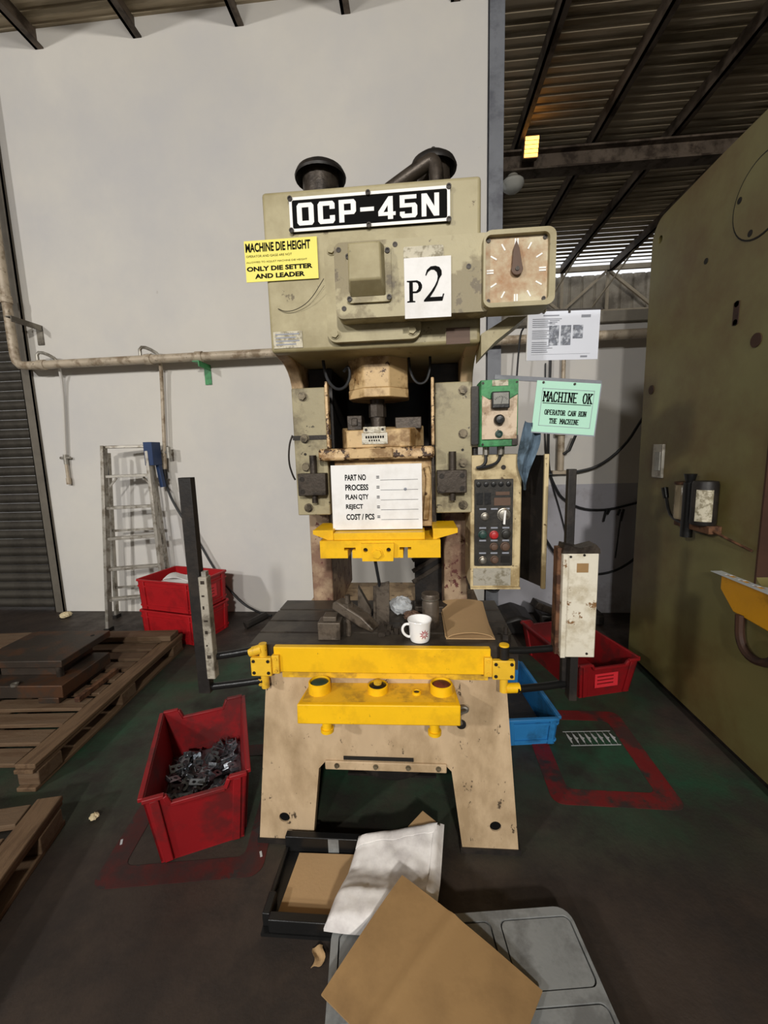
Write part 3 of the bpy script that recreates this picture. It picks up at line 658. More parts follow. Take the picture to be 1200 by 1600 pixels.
# slab serif stroke letters
SF = dict(M=[(0,0,0,1), (1,0,1,1), (0,1,.5,.4), (.5,.4,1,1)], A=[(0,0,.5,1), (.5,1,1,0), (.2,.35,.8,.35)], C=[(.95,.8,.7,1), (.7,1,.3,1), (.3,1,.05,.75), (.05,.75,.05,.25), (.05,.25,.3,0), (.3,0,.7,0), (.7,0,.95,.2)],
    H=[(.1,0,.1,1), (.9,0,.9,1), (.1,.5,.9,.5)], I=[(.5,0,.5,1), (.15,0,.85,0), (.15,1,.85,1)], N=[(.1,0,.1,1), (.1,1,.9,0), (.9,0,.9,1)], E=[(.1,0,.1,1), (.1,1,.9,1), (.1,.5,.65,.5), (.1,0,.9,0)],
    O=[(.3,0,.7,0), (.7,0,.95,.3), (.95,.3,.95,.7), (.95,.7,.7,1), (.7,1,.3,1), (.3,1,.05,.7), (.05,.7,.05,.3), (.05,.3,.3,0)], K=[(.1,0,.1,1), (.1,.45,.85,1), (.35,.6,.9,0)],
    P=[(.1,0,.1,1), (.1,1,.7,1), (.7,1,.92,.78), (.92,.78,.7,.48), (.7,.48,.1,.48)], R=[(.1,0,.1,1), (.1,1,.7,1), (.7,1,.92,.78), (.92,.78,.7,.5), (.7,.5,.1,.5), (.55,.5,.95,0)],
    T=[(.5,0,.5,1), (.05,1,.95,1), (.05,1,.05,.8), (.95,1,.95,.8)], U=[(.1,1,.1,.25), (.1,.25,.35,0), (.35,0,.65,0), (.65,0,.9,.25), (.9,.25,.9,1)])
SERIF = dict(M=[(0,0),(1,0),(0,1),(1,1)], A=[(0,0),(1,0)], H=[(.1,0),(.9,0),(.1,1),(.9,1)], N=[(.1,0),(.1,1),(.9,1)], K=[(.1,0),(.1,1),(.85,1),(.9,0)], P=[(.1,0)], R=[(.1,0),(.95,0)], T=[(.5,0)], U=[(.1,1),(.9,1)])
def slab_text(t, txt, x0, x1, z0, z1, th):
    n = len(txt); adv = (x1-x0)/n; wd = adv*.78; g = G()
    for i, ch in enumerate(txt):
        if ch == ' ': continue
        ox = x0+i*adv+adv*.11
        segs = list(SF[ch]) + [(u-.18, v, u+.18, v) for u, v in SERIF.get(ch, [])]
        for a, b, c, d in segs:
            p = V(ox+a*wd, -.0007, z0+b*(z1-z0)); q = V(ox+c*wd, -.0007, z0+d*(z1-z0)); e = (q-p).normalized()*th*.4
            g.bar(p-e, q+e, .0006, th, up=(q-p).cross(V(0, 1, 0)))
    g.build('lettering', 'ink', t, world=False, smooth=False)
t, w, h = sheet('permission_sign', 'pale green machine OK sign hanging from a thin bar', .424, .645, 1.548, 1.728, 1.575, 'paper_g', rot=(0, math.radians(5.5), 0))
slab_text(t, 'MACHINE OK', -w+.028, w-.022, .020, .052, .0042)
slab_text(t, 'OPERATOR CAN RUN', -w+.038, w-.036, -.026, -.010, .0026)
slab_text(t, 'THE MACHINE', -w+.058, w-.058, -.056, -.040, .0026)
G().box(-w+.028, w-.024, -.001, -.0002, .012, .0142).build('underline', 'ink', t, world=False)
g = G()
for a in ((-w+.022, w-.018, .063, .0645), (-w+.022, w-.018, -.067, -.0655), (-w+.022, -w+.0235, -.067, .0645), (w-.0195, w-.018, -.067, .0645)): g.box(a[0], a[1], -.001, -.0002, a[2], a[3])
g.build('print_frame', 'ink_soft', t, world=False)
G().box(-w-.15, w+.003, .003, .009, h-.004, h+.012).build('hanger_bar', 'column', t, world=False)
G().box(w, w+.004, .001, .004, -h, h).box(-w, w+.004, .001, .004, -h-.004, -h).build('backing_edge', 'ink_soft', t, world=False)
for xx in (-w+.022, .02): G().cyl((xx, -.004, h-.006), (xx, .002, h-.006), .004).build('fixing_pin', 'bolt_dark', t, world=False)
t, w, h = sheet('work_instruction', 'white laminated instruction poster with three photos above the green sign', .437, .710, 1.838, 2.020, 1.75, 'poster', rot=(0, math.radians(1.2), 0))
def pline(x0, x1, z0, z1): G().box(x0, x1, -.0007, -.0002, z0, z1).build('print_line', 'ink_soft', t, world=False, smooth=False)
for i in range(18):
    if i in (5, 11): continue
    zz = h-.030-i*.0072; pline(-w+.02, -w+.02+.055+.03*random.random(), zz, zz+.0028)
for i in range(4): pline(-w+.085, -w+.13-.008*i, h-.03-i*.006, h-.0275-i*.006)
for a_ in ((-w+.06, -w+.12, h-.018, h-.014), (w-.07, w-.035, h-.026, h-.016), (-w+.02, w-.03, -h+.022, -h+.0228), (w-.066, w-.04, -h+.008, -h+.015)): pline(*a_)
for i, zb in enumerate((-.036, -.036, -.012)): G().box(-w+.084+i*.045, -w+.122+i*.045, -.0008, -.0002, zb, .038).build('printed_photo', 'photo', t, world=False)
G().box(-w, -w+.004, -.0005, .003, -h, h).build('laminate_edge', 'white', t, world=False)
for xx in (-w+.06, .02): G().box(xx-.004, xx+.004, -.004, .006, h-.008, h+.008).build('clip', 'bolt_dark', t, world=False)
G().bar((-w-.23, .008, h+.006), (w+.01, .008, h+.006), .006, .006).build('hanger_rod', 'bolt_dark', t, world=False)

# ------------------------------------------------------------------ gauge box, control cabinet, rag
t = thing('gauge_box', 'small green and cream gauge box beside the press column', 'gauge box', (.30, 1.60, 1.5))
G().box(.232, .366, 1.565, 1.665, 1.508, 1.745).build('housing', 'green', t, bevel=.004)
G().prism([(.237, 1.535), (.360, 1.535), (.361, 1.69), (.335, 1.675), (.262, 1.675), (.237, 1.69)], 'y', 1.557, 1.566).build('front_plate', 'cream_panel', t)
G().prism([(.234, 1.69), (.262, 1.678), (.335, 1.678), (.364, 1.694), (.364, 1.743), (.234, 1.743)], 'y', 1.559, 1.566).build('top_plate', 'green', t)
mt = G().box(.268, .330, 1.535, 1.558, 1.642, 1.700).build('meter', 'black_gloss', t, bevel=.003)
G().box(.273, .325, 1.532, 1.536, 1.656, 1.695).build('meter_glass', 'glass_face', mt)
g = G()
for i in range(9):
    a = math.radians(40+100*i/8); g.bar((.299+.024*math.cos(a), 1.5315, 1.655+.024*math.sin(a)), (.299+.029*math.cos(a), 1.5315, 1.655+.029*math.sin(a)), .001, .001)
g.bar((.299, 1.5315, 1.657), (.305, 1.5315, 1.683), .001, .001).build('meter_scale', 'ink', mt)
G().lathe((.297, 1.557, 1.603), [(.019, 0), (.018, .016), (.013, .022), (.004, .023)], 18, (0, -1, 0)).build('knob', 'black_gloss', t)
G().lathe((.297, 1.557, 1.553), [(.014, 0), (.013, .008), (.008, .010), (.007, .004)], 16, (0, -1, 0)).build('jack_socket', 'green_btn', t)
G().box(.272, .328, 1.5565, 1.559, 1.722, 1.742).build('sticker', 'sticker', t)
G().box(.345, .366, 1.558, 1.567, 1.512, 1.548).build('torn_label', 'black', t)
for xx in (.24, .358):
    for zz in (1.517, 1.733): screw(t, (xx, 1.559, zz), .004, .002)
G().cyl((.26, 1.61, 1.478), (.26, 1.61, 1.508), .012).cyl((.315, 1.61, 1.478), (.315, 1.61, 1.508), .014).build('cable_gland', 'steel', t)
G().box(.205, .235, 1.60, 1.66, 1.52, 1.73).build('bracket', 'black', t)
t = thing('control_cabinet', 'cream control cabinet with open door right of the press', 'cabinet', (.30, 1.7, .95))
g = G().box(.204, .398, 1.622, 1.80, .955, 1.478); g.build('body', 'cabinet', t, bevel=.005)
G().box(.215, .36, 1.617, 1.623, .965, 1.035).build('worn_patch', 'plate_m', t)
G().box(.205, .398, 1.615, 1.63, .95, .957).build('bottom_lip', 'cabinet', t)
pn = G().plate([rrect(.219, .364, 1.047, 1.386, .004)], 'y', 1.612, 1.623).build('control_panel', 'panel', t, bevel=.002)
for i in range(5): G().lathe((.234+i*.028, 1.612, 1.367), [(.010, 0), (.009, .006), (.004, .007)], 12, (0, -1, 0)).build('indicator_lamp', 'black_gloss', pn)
G().box(.292, .354, 1.609, 1.613, 1.285, 1.315).build('display_window', 'brown', pn)
G().box(.298, .350, 1.6095, 1.6125, 1.325, 1.338).build('panel_label', 'brown', pn)
G().box(.226, .25, 1.609, 1.613, 1.29, 1.335).box(.256, .28, 1.609, 1.613, 1.29, 1.335).build('counter_window', 'black_gloss', pn)
def knob(x, zz, r, m, nm='selector', dep=.014):
    k = G().lathe((x, 1.612, zz), [(r*1.25, 0), (r*1.2, .004), (r, .005), (r*.92, dep), (r*.5, dep+.002)], 18, (0, -1, 0)).build(nm, m, pn)
    return k
knob(.258, 1.243, .013, 'steel'); k = knob(.329, 1.250, .021, 'steel', 'rotary_switch')
G().box(.3255, .3325, 1.590, 1.600, 1.215, 1.268, rot=(0, .06, 0)).build('switch_lever', 'white', k)
knob(.250, 1.172, .014, 'green_btn', 'push_button'); knob(.293, 1.170, .014, 'red_btn', 'push_button'); knob(.338, 1.173, .016, 'panel', 'push_button')
knob(.293, 1.124, .013, 'brown', 'push_button'); knob(.336, 1.124, .015, 'brown', 'push_button')
knob(.250, 1.070, .013, 'steel', 'push_button'); knob(.296, 1.072, .013, 'brown', 'push_button')
G().box(.32, .355, 1.6095, 1.6125, 1.06, 1.085).build('hole', 'mach_dark', pn)
g = G()
for zz in (1.198, 1.148, 1.272, 1.098):
    for i in range(3): g.box(.237+i*.044, .263+i*.044, 1.6112, 1.6119, zz-.003, zz+.003)
g.build('panel_print', 'ink_soft', pn)
screw(t, (.328, 1.622, 1.43), .009, .003)
G().hexa([(.398, 1.802, .96), (.408, 1.80, .96), (.484, 1.60, .965), (.474, 1.60, .965), (.398, 1.802, 1.472), (.408, 1.80, 1.472), (.484, 1.60, 1.472), (.474, 1.60, 1.472)]).build('door', 'black', t)
G().box(.472, .488, 1.592, 1.612, .958, 1.476).build('door_edge', 'cabinet', t, bevel=.002)
G().tube([(.26, 1.61, 1.478), (.26, 1.605, 1.45), (.245, 1.605, 1.435), (.225, 1.61, 1.43)], .006, 8, 2).tube([(.315, 1.61, 1.48), (.305, 1.6, 1.45), (.27, 1.6, 1.435), (.23, 1.61, 1.43)], .006, 8, 2).build('power_cable', 'cable', t)
G().tube([(.26, 1.70, .957), (.27, 1.69, .93), (.31, 1.68, .915), (.33, 1.68, .93), (.33, 1.69, .957)], .006, 8, 2).build('bottom_cable', 'cable', t)
G().box(.205, .235, 1.68, 1.78, .93, .955).build('mount_foot', 'black', t)
# rag hanging between gauge box and door
def ragf(u, v):
    prof = [(.0, .404), (.25, .30), (.5, .2), (.75, .12), (1, .05)]
    wd = .058*math.sin(PI*min(1, .12+v*.95))**.7*(1-.45*v) + .006
    cx_ = .418 - .018*v + .006*math.sin(7*v)
    return (cx_+(u-.5)*wd*1.25, 1.585+.012*math.sin(u*9+v*4)+.02*v, 1.60-.245*v - .01*math.sin(u*PI))
tag(G().slab(ragf, 10, 18, .003).build('cleaning_rag', 'rag'), 'blue grey rag hanging beside the gauge box', 'rag')

# ------------------------------------------------------------------ light curtain guards
t = thing('light_curtain_guard', 'black guard post with narrow grey sensor bar left of the press', 'guard post', (-.77, 1.345, .65))
G().box(-.795, -.752, 1.33, 1.36, .66, 1.432).box(-.795, -.752, 1.33, 1.36, 1.432, 1.434).build('post', 'black', t, bevel=.002)
G().tube([(-.578, 1.345, .822), (-.66, 1.347, .805), (-.755, 1.35, .788)], .013, 10).build('upper_arm', 'black_gloss', t)
G().tube([(-.552, 1.345, .708), (-.66, 1.347, .69), (-.775, 1.35, .672)], .013, 10).build('lower_arm', 'black_gloss', t)
G().cyl((-.60, 1.346, .812), (-.555, 1.345, .826), .017).build('arm_socket', 'yellow_dirty', t)
G().cyl((-.565, 1.345, .69), (-.565, 1.345, .715), .012).build('arm_socket', 'yellow_dirty', t)
sb = G().box(-.752, -.722, 1.318, 1.350, .722, 1.095).build('sensor_bar', 'bar_grey', t, bevel=.003)
G().box(-.742, -.726, 1.325, 1.345, 1.095, 1.112).build('bar_cap', 'galv', t)
g = G()
for i in range(7): g.box(-.744, -.730-.004*(i % 3), 1.3172, 1.3178, 1.07-i*.045, 1.082-i*.045-.006*(i % 2))
g.build('worn_print', 'cast', sb)
t = thing('light_curtain_guard', 'black guard post with wide chipped white sensor bar right of the press', 'guard post', (.52, 1.38, .65))
G().box(.490, .516, 1.395, 1.42, .66, 1.428).build('post', 'black', t, bevel=.002)
G().tube([(.285, 1.345, .828), (.36, 1.36, .822), (.50, 1.40, .815)], .012, 10).build('upper_arm', 'black_gloss', t)
G().tube([(.325, 1.345, .689), (.42, 1.37, .685), (.50, 1.40, .68)], .013, 10).build('lower_arm', 'black_gloss', t)
G().cyl((.288, 1.345, .692), (.335, 1.352, .690), .017).build('arm_socket', 'yellow', t)
G().box(.452, .466, 1.36, 1.40, .81, 1.175).build('bar_channel', 'rust', t)
sb = G().box(.464, .576, 1.345, 1.395, .806, 1.160).build('sensor_bar', 'bar_white', t, bevel=.003)
G().box(.464, .480, 1.339, 1.346, .806, 1.158).build('bar_rib', 'bar_white', sb, bevel=.002)
G().box(.508, .544, 1.3435, 1.3455, 1.098, 1.128).build('torn_label', 'card', sb)
for xx, zz in ((.488, 1.15), (.53, 1.155), (.55, .82)): screw(sb, (xx, 1.345, zz), .004, .002)
G().prism([(.462, 1.16), (.580, 1.16), (.578, 1.175), (.565, 1.19), (.52, 1.178), (.468, 1.19)], 'y', 1.345, 1.40).build('bar_cap', 'cast', t)
G().box(.505, .53, 1.36, 1.40, .64, .81).build('post_foot', 'black', t)

# ------------------------------------------------------------------ things on the bolster
ZB = .83
t = thing('strap_clamp', 'greasy steel strap clamp with stepped block on the press table', 'clamp', (-.30, 1.45, ZB))
G().box(-.368, -.285, 1.405, 1.465, ZB, .896).build('step_block', 'greasy', t, bevel=.003)
G().box(-.350, -.30, 1.415, 1.465, .896, .915).build('step_riser', 'greasy', t, bevel=.003)
st = G(); st.prism([(-.075, -.016), (.05, -.016), (.105, -.006), (.105, .008), (.045, .024), (-.065, .024), (-.08, .008)], 'y', -.026, .026)
st.xf(Matrix.Translation((-.245, 1.447, .915)) @ Matrix.Rotation(math.radians(-22), 4, 'Z') @ Matrix.Rotation(math.radians(24), 4, 'Y')); st.build('strap', 'greasy', t, bevel=.005)
G().cyl((-.262, 1.45, ZB), (-.262, 1.45, .985), .010).build('stud', 'greasy', t)
G().cyl((-.262, 1.45, .935), (-.262, 1.45, .955), .02, n=6).build('nut', 'greasy', t)
G().lathe((-.262, 1.45, .93), [(.026, 0), (.026, .006)], 16).build('washer', 'greasy', t)
t = thing('angle_plate', 'upright rusty steel angle standing behind the strap clamp', 'angle iron', (-.14, 1.56, ZB))
G().hexa([(-.170, 1.545, ZB), (-.118, 1.545, ZB), (-.118, 1.556, ZB), (-.170, 1.556, ZB), (-.166, 1.545, .990), (-.114, 1.545, 1.005), (-.114, 1.556, 1.005), (-.166, 1.556, .990)]).build('front_leg', 'greasy', t, bevel=.001)
G().hexa([(-.181, 1.5445, ZB), (-.1705, 1.5445, ZB), (-.1705, 1.63, ZB), (-.181, 1.63, ZB), (-.177, 1.5445, .989), (-.1665, 1.5445, .989), (-.1705, 1.63, .96), (-.181, 1.63, .96)]).build('rear_leg', 'greasy', t, bevel=.001)
G().prism([(-.25, ZB), (-.195, ZB), (-.195, .87), (-.245, .965)], 'y', 1.60, 1.63).build('gusset', 'greasy', t)
t = thing('steel_jar', 'dull metal jar with screw lid behind the white mug', 'jar', (.043, 1.535, ZB))
G().lathe((.043, 1.535, ZB), [(.030, 0), (.032, .004), (.032, .098), (.029, .105)], 28).build('body', 'greasy', t)
G().lathe((.043, 1.535, .935), [(.029, 0), (.029, .004), (.033, .006), (.034, .024), (.032, .028), (.01, .029)], 28).build('lid', 'greasy', t)
G().lathe((.043, 1.535, .941), [(.0335, 0), (.0345, .001), (.0345, .003), (.0335, .004)], 28).build('lid_ring', 'steel', t)
t = thing('mug', 'white porcelain mug with red flower on the press table edge', 'mug', (0, 1.415, ZB))
G().lathe((0, 1.415, ZB), [(.030, 0), (.033, .002), (.036, .012), (.0385, .060), (.0435, .078), (.0425, .080), (.0405, .079), (.036, .060), (.033, .012), (.028, .006), (.002, .006)], 36).build('cup', 'porcelain', t)
G().tube([(-.036, 1.410, ZB+.062), (-.052, 1.405, ZB+.064), (-.062, 1.402, ZB+.050), (-.058, 1.403, ZB+.030), (-.044, 1.408, ZB+.016), (-.034, 1.412, ZB+.014)], .0048, 8, 2).build('handle', 'porcelain', t)
def on_cup(ang, zz, r=.0383): return V(r*math.sin(ang), 1.415-r*math.cos(ang), ZB+zz)
fl = G()
for i in range(9):  # petals wrapped round the cup
    a = 2*PI*i/9; L_ = .019
    ps = []
    for u, w_ in ((.15, .0), (.5, .22), (1, 0), (.5, -.22)):
        du = L_*u*math.cos(a+w_); dv = L_*u*math.sin(a+w_); ps.append(on_cup(.42+du/.038, .036+dv, .0381+.003*(.036+dv)/.08*.6+.0012))
    fl.add(ps, [(0, 1, 2, 3)])
fl.build('flower_print', 'flower', t, fix=False)
tag(G().slab(lambda u, v: (.098+.165*u+.018*(v-.3)*(u-.5), 1.425+.30*v, ZB+.007+.018*math.sin(PI*u)**.6*(1-.3*v)+.020*v*v), 16, 10, .003).slab(
    lambda u, v: (.094+.172*u, 1.42+.285*v, ZB+.0045+.003*math.sin(PI*u*3)*v*(1-v)), 12, 8, .0035).tube([(.097, 1.424, ZB+.005), (.094, 1.43, ZB+.005), (.094, 1.66, ZB+.006)], .0035, 6).build('folded_cardboard', 'card_p', smooth=True), 'folded tan corrugated cardboard sleeve on the press table', 'cardboard')
def crumple(cx_, cy_, cz_, r, seed, sq=.7):
    rnd = random.Random(seed); g = G(); nu, nv = 18, 10; vs_ = []
    for j in range(nv+1):
        th = PI*j/nv
        for i in range(nu):
            ph = 2*PI*i/nu; q = r*(1+.33*(rnd.random()-.5))
            vs_.append((cx_+q*math.sin(th)*math.cos(ph), cy_+q*math.sin(th)*math.sin(ph), max(cz_+.001, cz_+r*sq+q*sq*math.cos(th))))
    return g.add(vs_, [(j*nu+i, j*nu+(i+1) % nu, (j+1)*nu+(i+1) % nu, (j+1)*nu+i) for j in range(nv) for i in range(nu)])
tag(crumple(-.075, 1.66, ZB, .045, 3, .8).build('plastic_film', 'film', smooth=False), 'crumpled clear plastic film behind the steel angle', 'plastic film')
tag(crumple(-.03, 1.60, ZB, .033, 5, .5).build('oily_rag', 'brown', smooth=False), 'small oily brown rag beside the metal jar', 'rag')
t = thing('scrap_heap', 'small dark heap of greasy metal bits in front of the steel angle', 'scrap', (-.11, 1.47, ZB))
rnd = random.Random(11)
for i in range(14):
    x, yy = -.11+rnd.uniform(-.045, .05), 1.475+rnd.uniform(-.035, .03); h = .008+.02*rnd.random()
    G().box(x-.012, x+.012, yy-.008, yy+.008, ZB+.001, ZB+h, rot=(0, 0, rnd.random()*3)).build('metal_bit', 'cast', t)
tag(G().cyl((.305, 1.43, ZB), (.305, 1.43, ZB+.045), .008).cyl((.305, 1.43, ZB), (.305, 1.43, ZB+.02), .018, n=6).build('table_bolt', 'black'), 'black hex bolt standing on the right end of the press table', 'bolt')
tag(G().prism([(-.02, 1.66), (.10, 1.66), (.135, 1.70), (.135, 1.73), (-.02, 1.73)], 'z', ZB, .86).build('tool_block', 'cast', bevel=.003), 'flat dark tool block at the back of the press table', 'tool')

# ------------------------------------------------------------------ wall pipework
t = thing('air_pipe', 'long cream air pipe running along the white wall', 'pipe', (-1.5, 3.6, 2.35))
YP, ZP = 3.60, 2.35
G().tube([(-3.555, YP, 4.6), (-3.555, YP, ZP+.10), (-3.545, YP, ZP+.04), (-3.515, YP, ZP+.008), (-3.45, YP, ZP)] + [(x, YP, ZP+.012*(x+3.4)/3) for x in (-3.2, -2.3, -1.2, .2, 1.9)], .036, 14).build('main_pipe', 'pipe', t)
for x in (-3.30, -2.31, -1.85): G().cyl((x-.03, YP, ZP+.012*(x+3.4)/3), (x+.03, YP, ZP+.012*(x+3.4)/3), .044).build('coupling', 'pipe', t)
G().cyl((-3.555, YP, 2.88), (-3.555, YP, 2.94), .044).build('coupling', 'pipe', t)
for x in (-3.22, -2.26):
    G().tube([(x-.12, YP, ZP+.02), (x-.12, YP, ZP+.11), (x-.06, YP+.02, ZP+.105), (x+.02, YP+.05, ZP+.05), (x+.02, YP+.05, ZP-.02)], .014, 8, 1).build('swan_neck', 'galv', t)
def angle_bracket(x, z, m, lab, ln=.19):
    b = thing('pipe_bracket', lab, 'bracket', (x, 3.66, z))
    G().box(x-.03, x+.03, YW-ln, YW, z, z+.008).box(x+.022, x+.03, YW-ln, YW, z-.04, z).build('arm', m, b)
    G().box(x-.03, x+.03, YW-.01, YW-.002, z-.16, z).build('wall_leg', m, b)
angle_bracket(-1.86, 2.305, 'green', 'green angle bracket under the air pipe', .21)
angle_bracket(-3.42, 2.72, 'concrete', 'rusty grey angle bracket near the shutter top bend', .30)
t = thing('drop_pipe', 'thin white drop pipe with small tap left of the ladder', 'pipe', (-3.3, 3.7, 1.3))
G().tube([(-3.20, 3.66, 2.33), (-3.24, 3.72, 2.20), (-3.30, 3.72, 1.6), (-3.31, 3.72, 1.52)], .012, 8, 1).build('pipe', 'wall', t)
G().cyl((-3.31, 3.72, 1.47), (-3.31, 3.72, 1.56), .018).cyl((-3.36, 3.72, 1.53), (-3.26, 3.72, 1.53), .012).build('tap', 'galv', t)
G().cyl((-3.31, 3.72, 1.30), (-3.31, 3.72, 1.47), .014).cyl((-3.31, 3.72, 1.28), (-3.31, 3.72, 1.34), .02).build('spout', 'pipe', t)
t = thing('drop_pipe', 'cream drop pipe with tap and black hose behind the ladder', 'pipe', (-2.3, 3.68, 0))
G().tube([(-2.24, 3.65, 2.34), (-2.26, 3.69, 2.25), (-2.31, 3.69, 1.5), (-2.32, 3.69, 1.38)], .016, 10, 1).build('pipe', 'pipe', t)
G().cyl((-2.36, 3.69, 1.55), (-2.24, 3.69, 1.555), .014).cyl((-2.25, 3.66, 1.50), (-2.25, 3.66, 1.60), .02).build('tap', 'galv', t)
G().cyl((-2.32, 3.69, 1.31), (-2.32, 3.69, 1.40), .02).build('hose_coupling', 'black', t)
G().tube([(-2.32, 3.69, 1.32), (-2.31, 3.69, 1.18), (-2.22, 3.69, .98), (-2.10, 3.69, .80), (-1.90, 3.69, .38), (-1.70, 3.69, .11), (-1.50, 3.66, .02), (-1.38, 3.62, .012)], .011, 8, 2).build('hose', 'cable', t)
# right hand wall
t = thing('valve_drop', 'corroded valve drop pipe on the wall below the green sign', 'valve', (1.22, 3.7, 1.25))
G().cyl((1.225, 3.69, 1.30), (1.225, 3.69, 2.34), .016).build('pipe', 'pipe', t)
G().cyl((1.225, 3.69, 1.60), (1.225, 3.69, 1.66), .05).cyl((1.225, 3.69, 1.30), (1.225, 3.69, 1.62), .028).build('valve_body', 'pipe', t)
G().tube([(1.235, 3.66, 1.44), (1.28, 3.65, 1.47), (1.33, 3.65, 1.60)], .012, 8).build('lever', 'black_gloss', t)
G().box(1.16, 1.29, 3.68, 3.75, 1.27, 1.30).build('shelf_bracket', 'pipe', t)
def wire(name, label, pts, r=.010):
    return tag(G().tube(pts, r, 8, 2).build(name, 'cable'), label, 'cable')
wire('wall_cable', 'black cable curving up from the valve to the olive machine', [(1.0, 3.70, 1.20), (1.07, 3.70, 1.25), (1.17, 3.70, 1.275), (1.36, 3.69, 1.282), (1.55, 3.68, 1.33), (1.74, 3.66, 1.50), (1.84, 3.64, 1.70), (1.95, 3.60, 1.90)], .012)
wire('wall_cable', 'black cable sagging down the wall and clipped above the dado', [(1.127, 3.72, 2.30), (1.127, 3.72, 1.6), (1.135, 3.72, 1.30), (1.20, 3.72, 1.15), (1.261, 3.72, 1.05), (1.426, 3.72, .955), (1.64, 3.72, .945), (1.85, 3.72, .996), (2.0, 3.72, 1.04)], .010)
wire('wall_cable', 'thin grey cable hanging below the cabinet against the dado', [(1.09, 3.73, 2.2), (1.10, 3.73, 1.5), (1.15, 3.73, 1.25), (1.27, 3.73, .88), (1.36, 3.73, .5), (1.38, 3.73, .1)], .006)
wire('wall_cable', 'black cable behind the cabinet door', [(.98, 3.70, .98), (1.078, 3.70, .77), (1.222, 3.70, .538), (1.4, 3.70, .38), (1.569, 3.70, .372), (1.72, 3.70, .401), (1.866, 3.70, .493), (1.95, 3.70, .6)], .011)
wire('wall_cable', 'thin dark cord hanging beside the poster', [(.86, 3.55, 2.44), (.835, 3.54, 2.40), (.82, 3.55, 2.2), (.80, 3.56, 1.75)], .007)
t = thing('cable_clips', 'black torn cable ties hanging from the sagging cable', 'cable tie', (1.66, 3.71, .95))
for x, l in ((1.63, .10), (1.66, .04), (1.745, .05), (1.775, .10)): G().bar((x, 3.71, .955), (x-.02, 3.71, .95-l), .02, .012).build('tie', 'cable', t)
G().tube([(1.76, 3.71, .93), (1.745, 3.71, .80), (1.74, 3.71, .70), (1.725, 3.71, .52)], .006, 6, 1).build('tail', 'cable', t)

# ------------------------------------------------------------------ step ladder
t = thing('step_ladder', 'aluminium step ladder leaning folded against the white wall', 'ladder', (-2.47, 3.45, 0))
FL = lambda zz: V(-2.745+.02*zz, 3.30+.10*zz, zz); FR = lambda zz: V(-2.285-.06*zz, 3.44+.075*zz, zz)
BL = lambda zz: V(-2.90+.10*zz, 3.60-.035*zz, zz); BR = lambda zz: V(-2.385-.02*zz, 3.70-.03*zz, zz)
for fn in (FL, FR): G().bar(fn(.02), fn(1.62), .028, .055, up=(0, 1, 0)).build('front_rail', 'alu', t, bevel=.002)
for fn in (BL, BR): G().bar(fn(.02), fn(1.56), .024, .04, up=(0, 1, 0)).build('rear_rail', 'alu', t, bevel=.002)
for zz in (.27, .54, .81, 1.08, 1.355):
    a, b = FL(zz), FR(zz); G().bar(a+V(0, .025, 0), b+V(0, .025, 0), .07, .024).build('step', 'alu', t, bevel=.002)
for zz in (.30, .85, 1.35): G().bar(BL(zz), BR(zz), .015, .02).build('rear_brace', 'alu', t)
G().bar(FL(1.61)+V(0, .04, 0), FR(1.61)+V(0, .04, 0), .09, .024).build('top_cap', 'alu', t, bevel=.003)
for s in (-1, 1):
    a = FL(1.33) if s < 0 else FR(1.33); G().bar(a+V(.01 if s < 0 else -.01, .02, -.08), a+V(.09 if s < 0 else -.09, .03, .01), .012, .014).build('corner_brace', 'alu', t)
G().box(-2.40, -2.32, 3.53, 3.66, 1.44, 1.645).build('hinge_cover', 'blue_plastic', t, bevel=.004)
G().bar((-2.345, 3.63, 1.50), (-2.315, 3.63, 1.24), .045, .03).build('spreader_sleeve', 'blue_plastic', t)
G().box(-2.745, -2.725, 3.44, 3.5, 1.36, 1.46).build('spreader_tab', 'blue_plastic', t)
for fn in (FL, FR, BL, BR):
    a = fn(.0); G().box(a.x-.022, a.x+.022, a.y-.035, a.y+.035, 0, .03).build('rubber_foot', 'black', t)

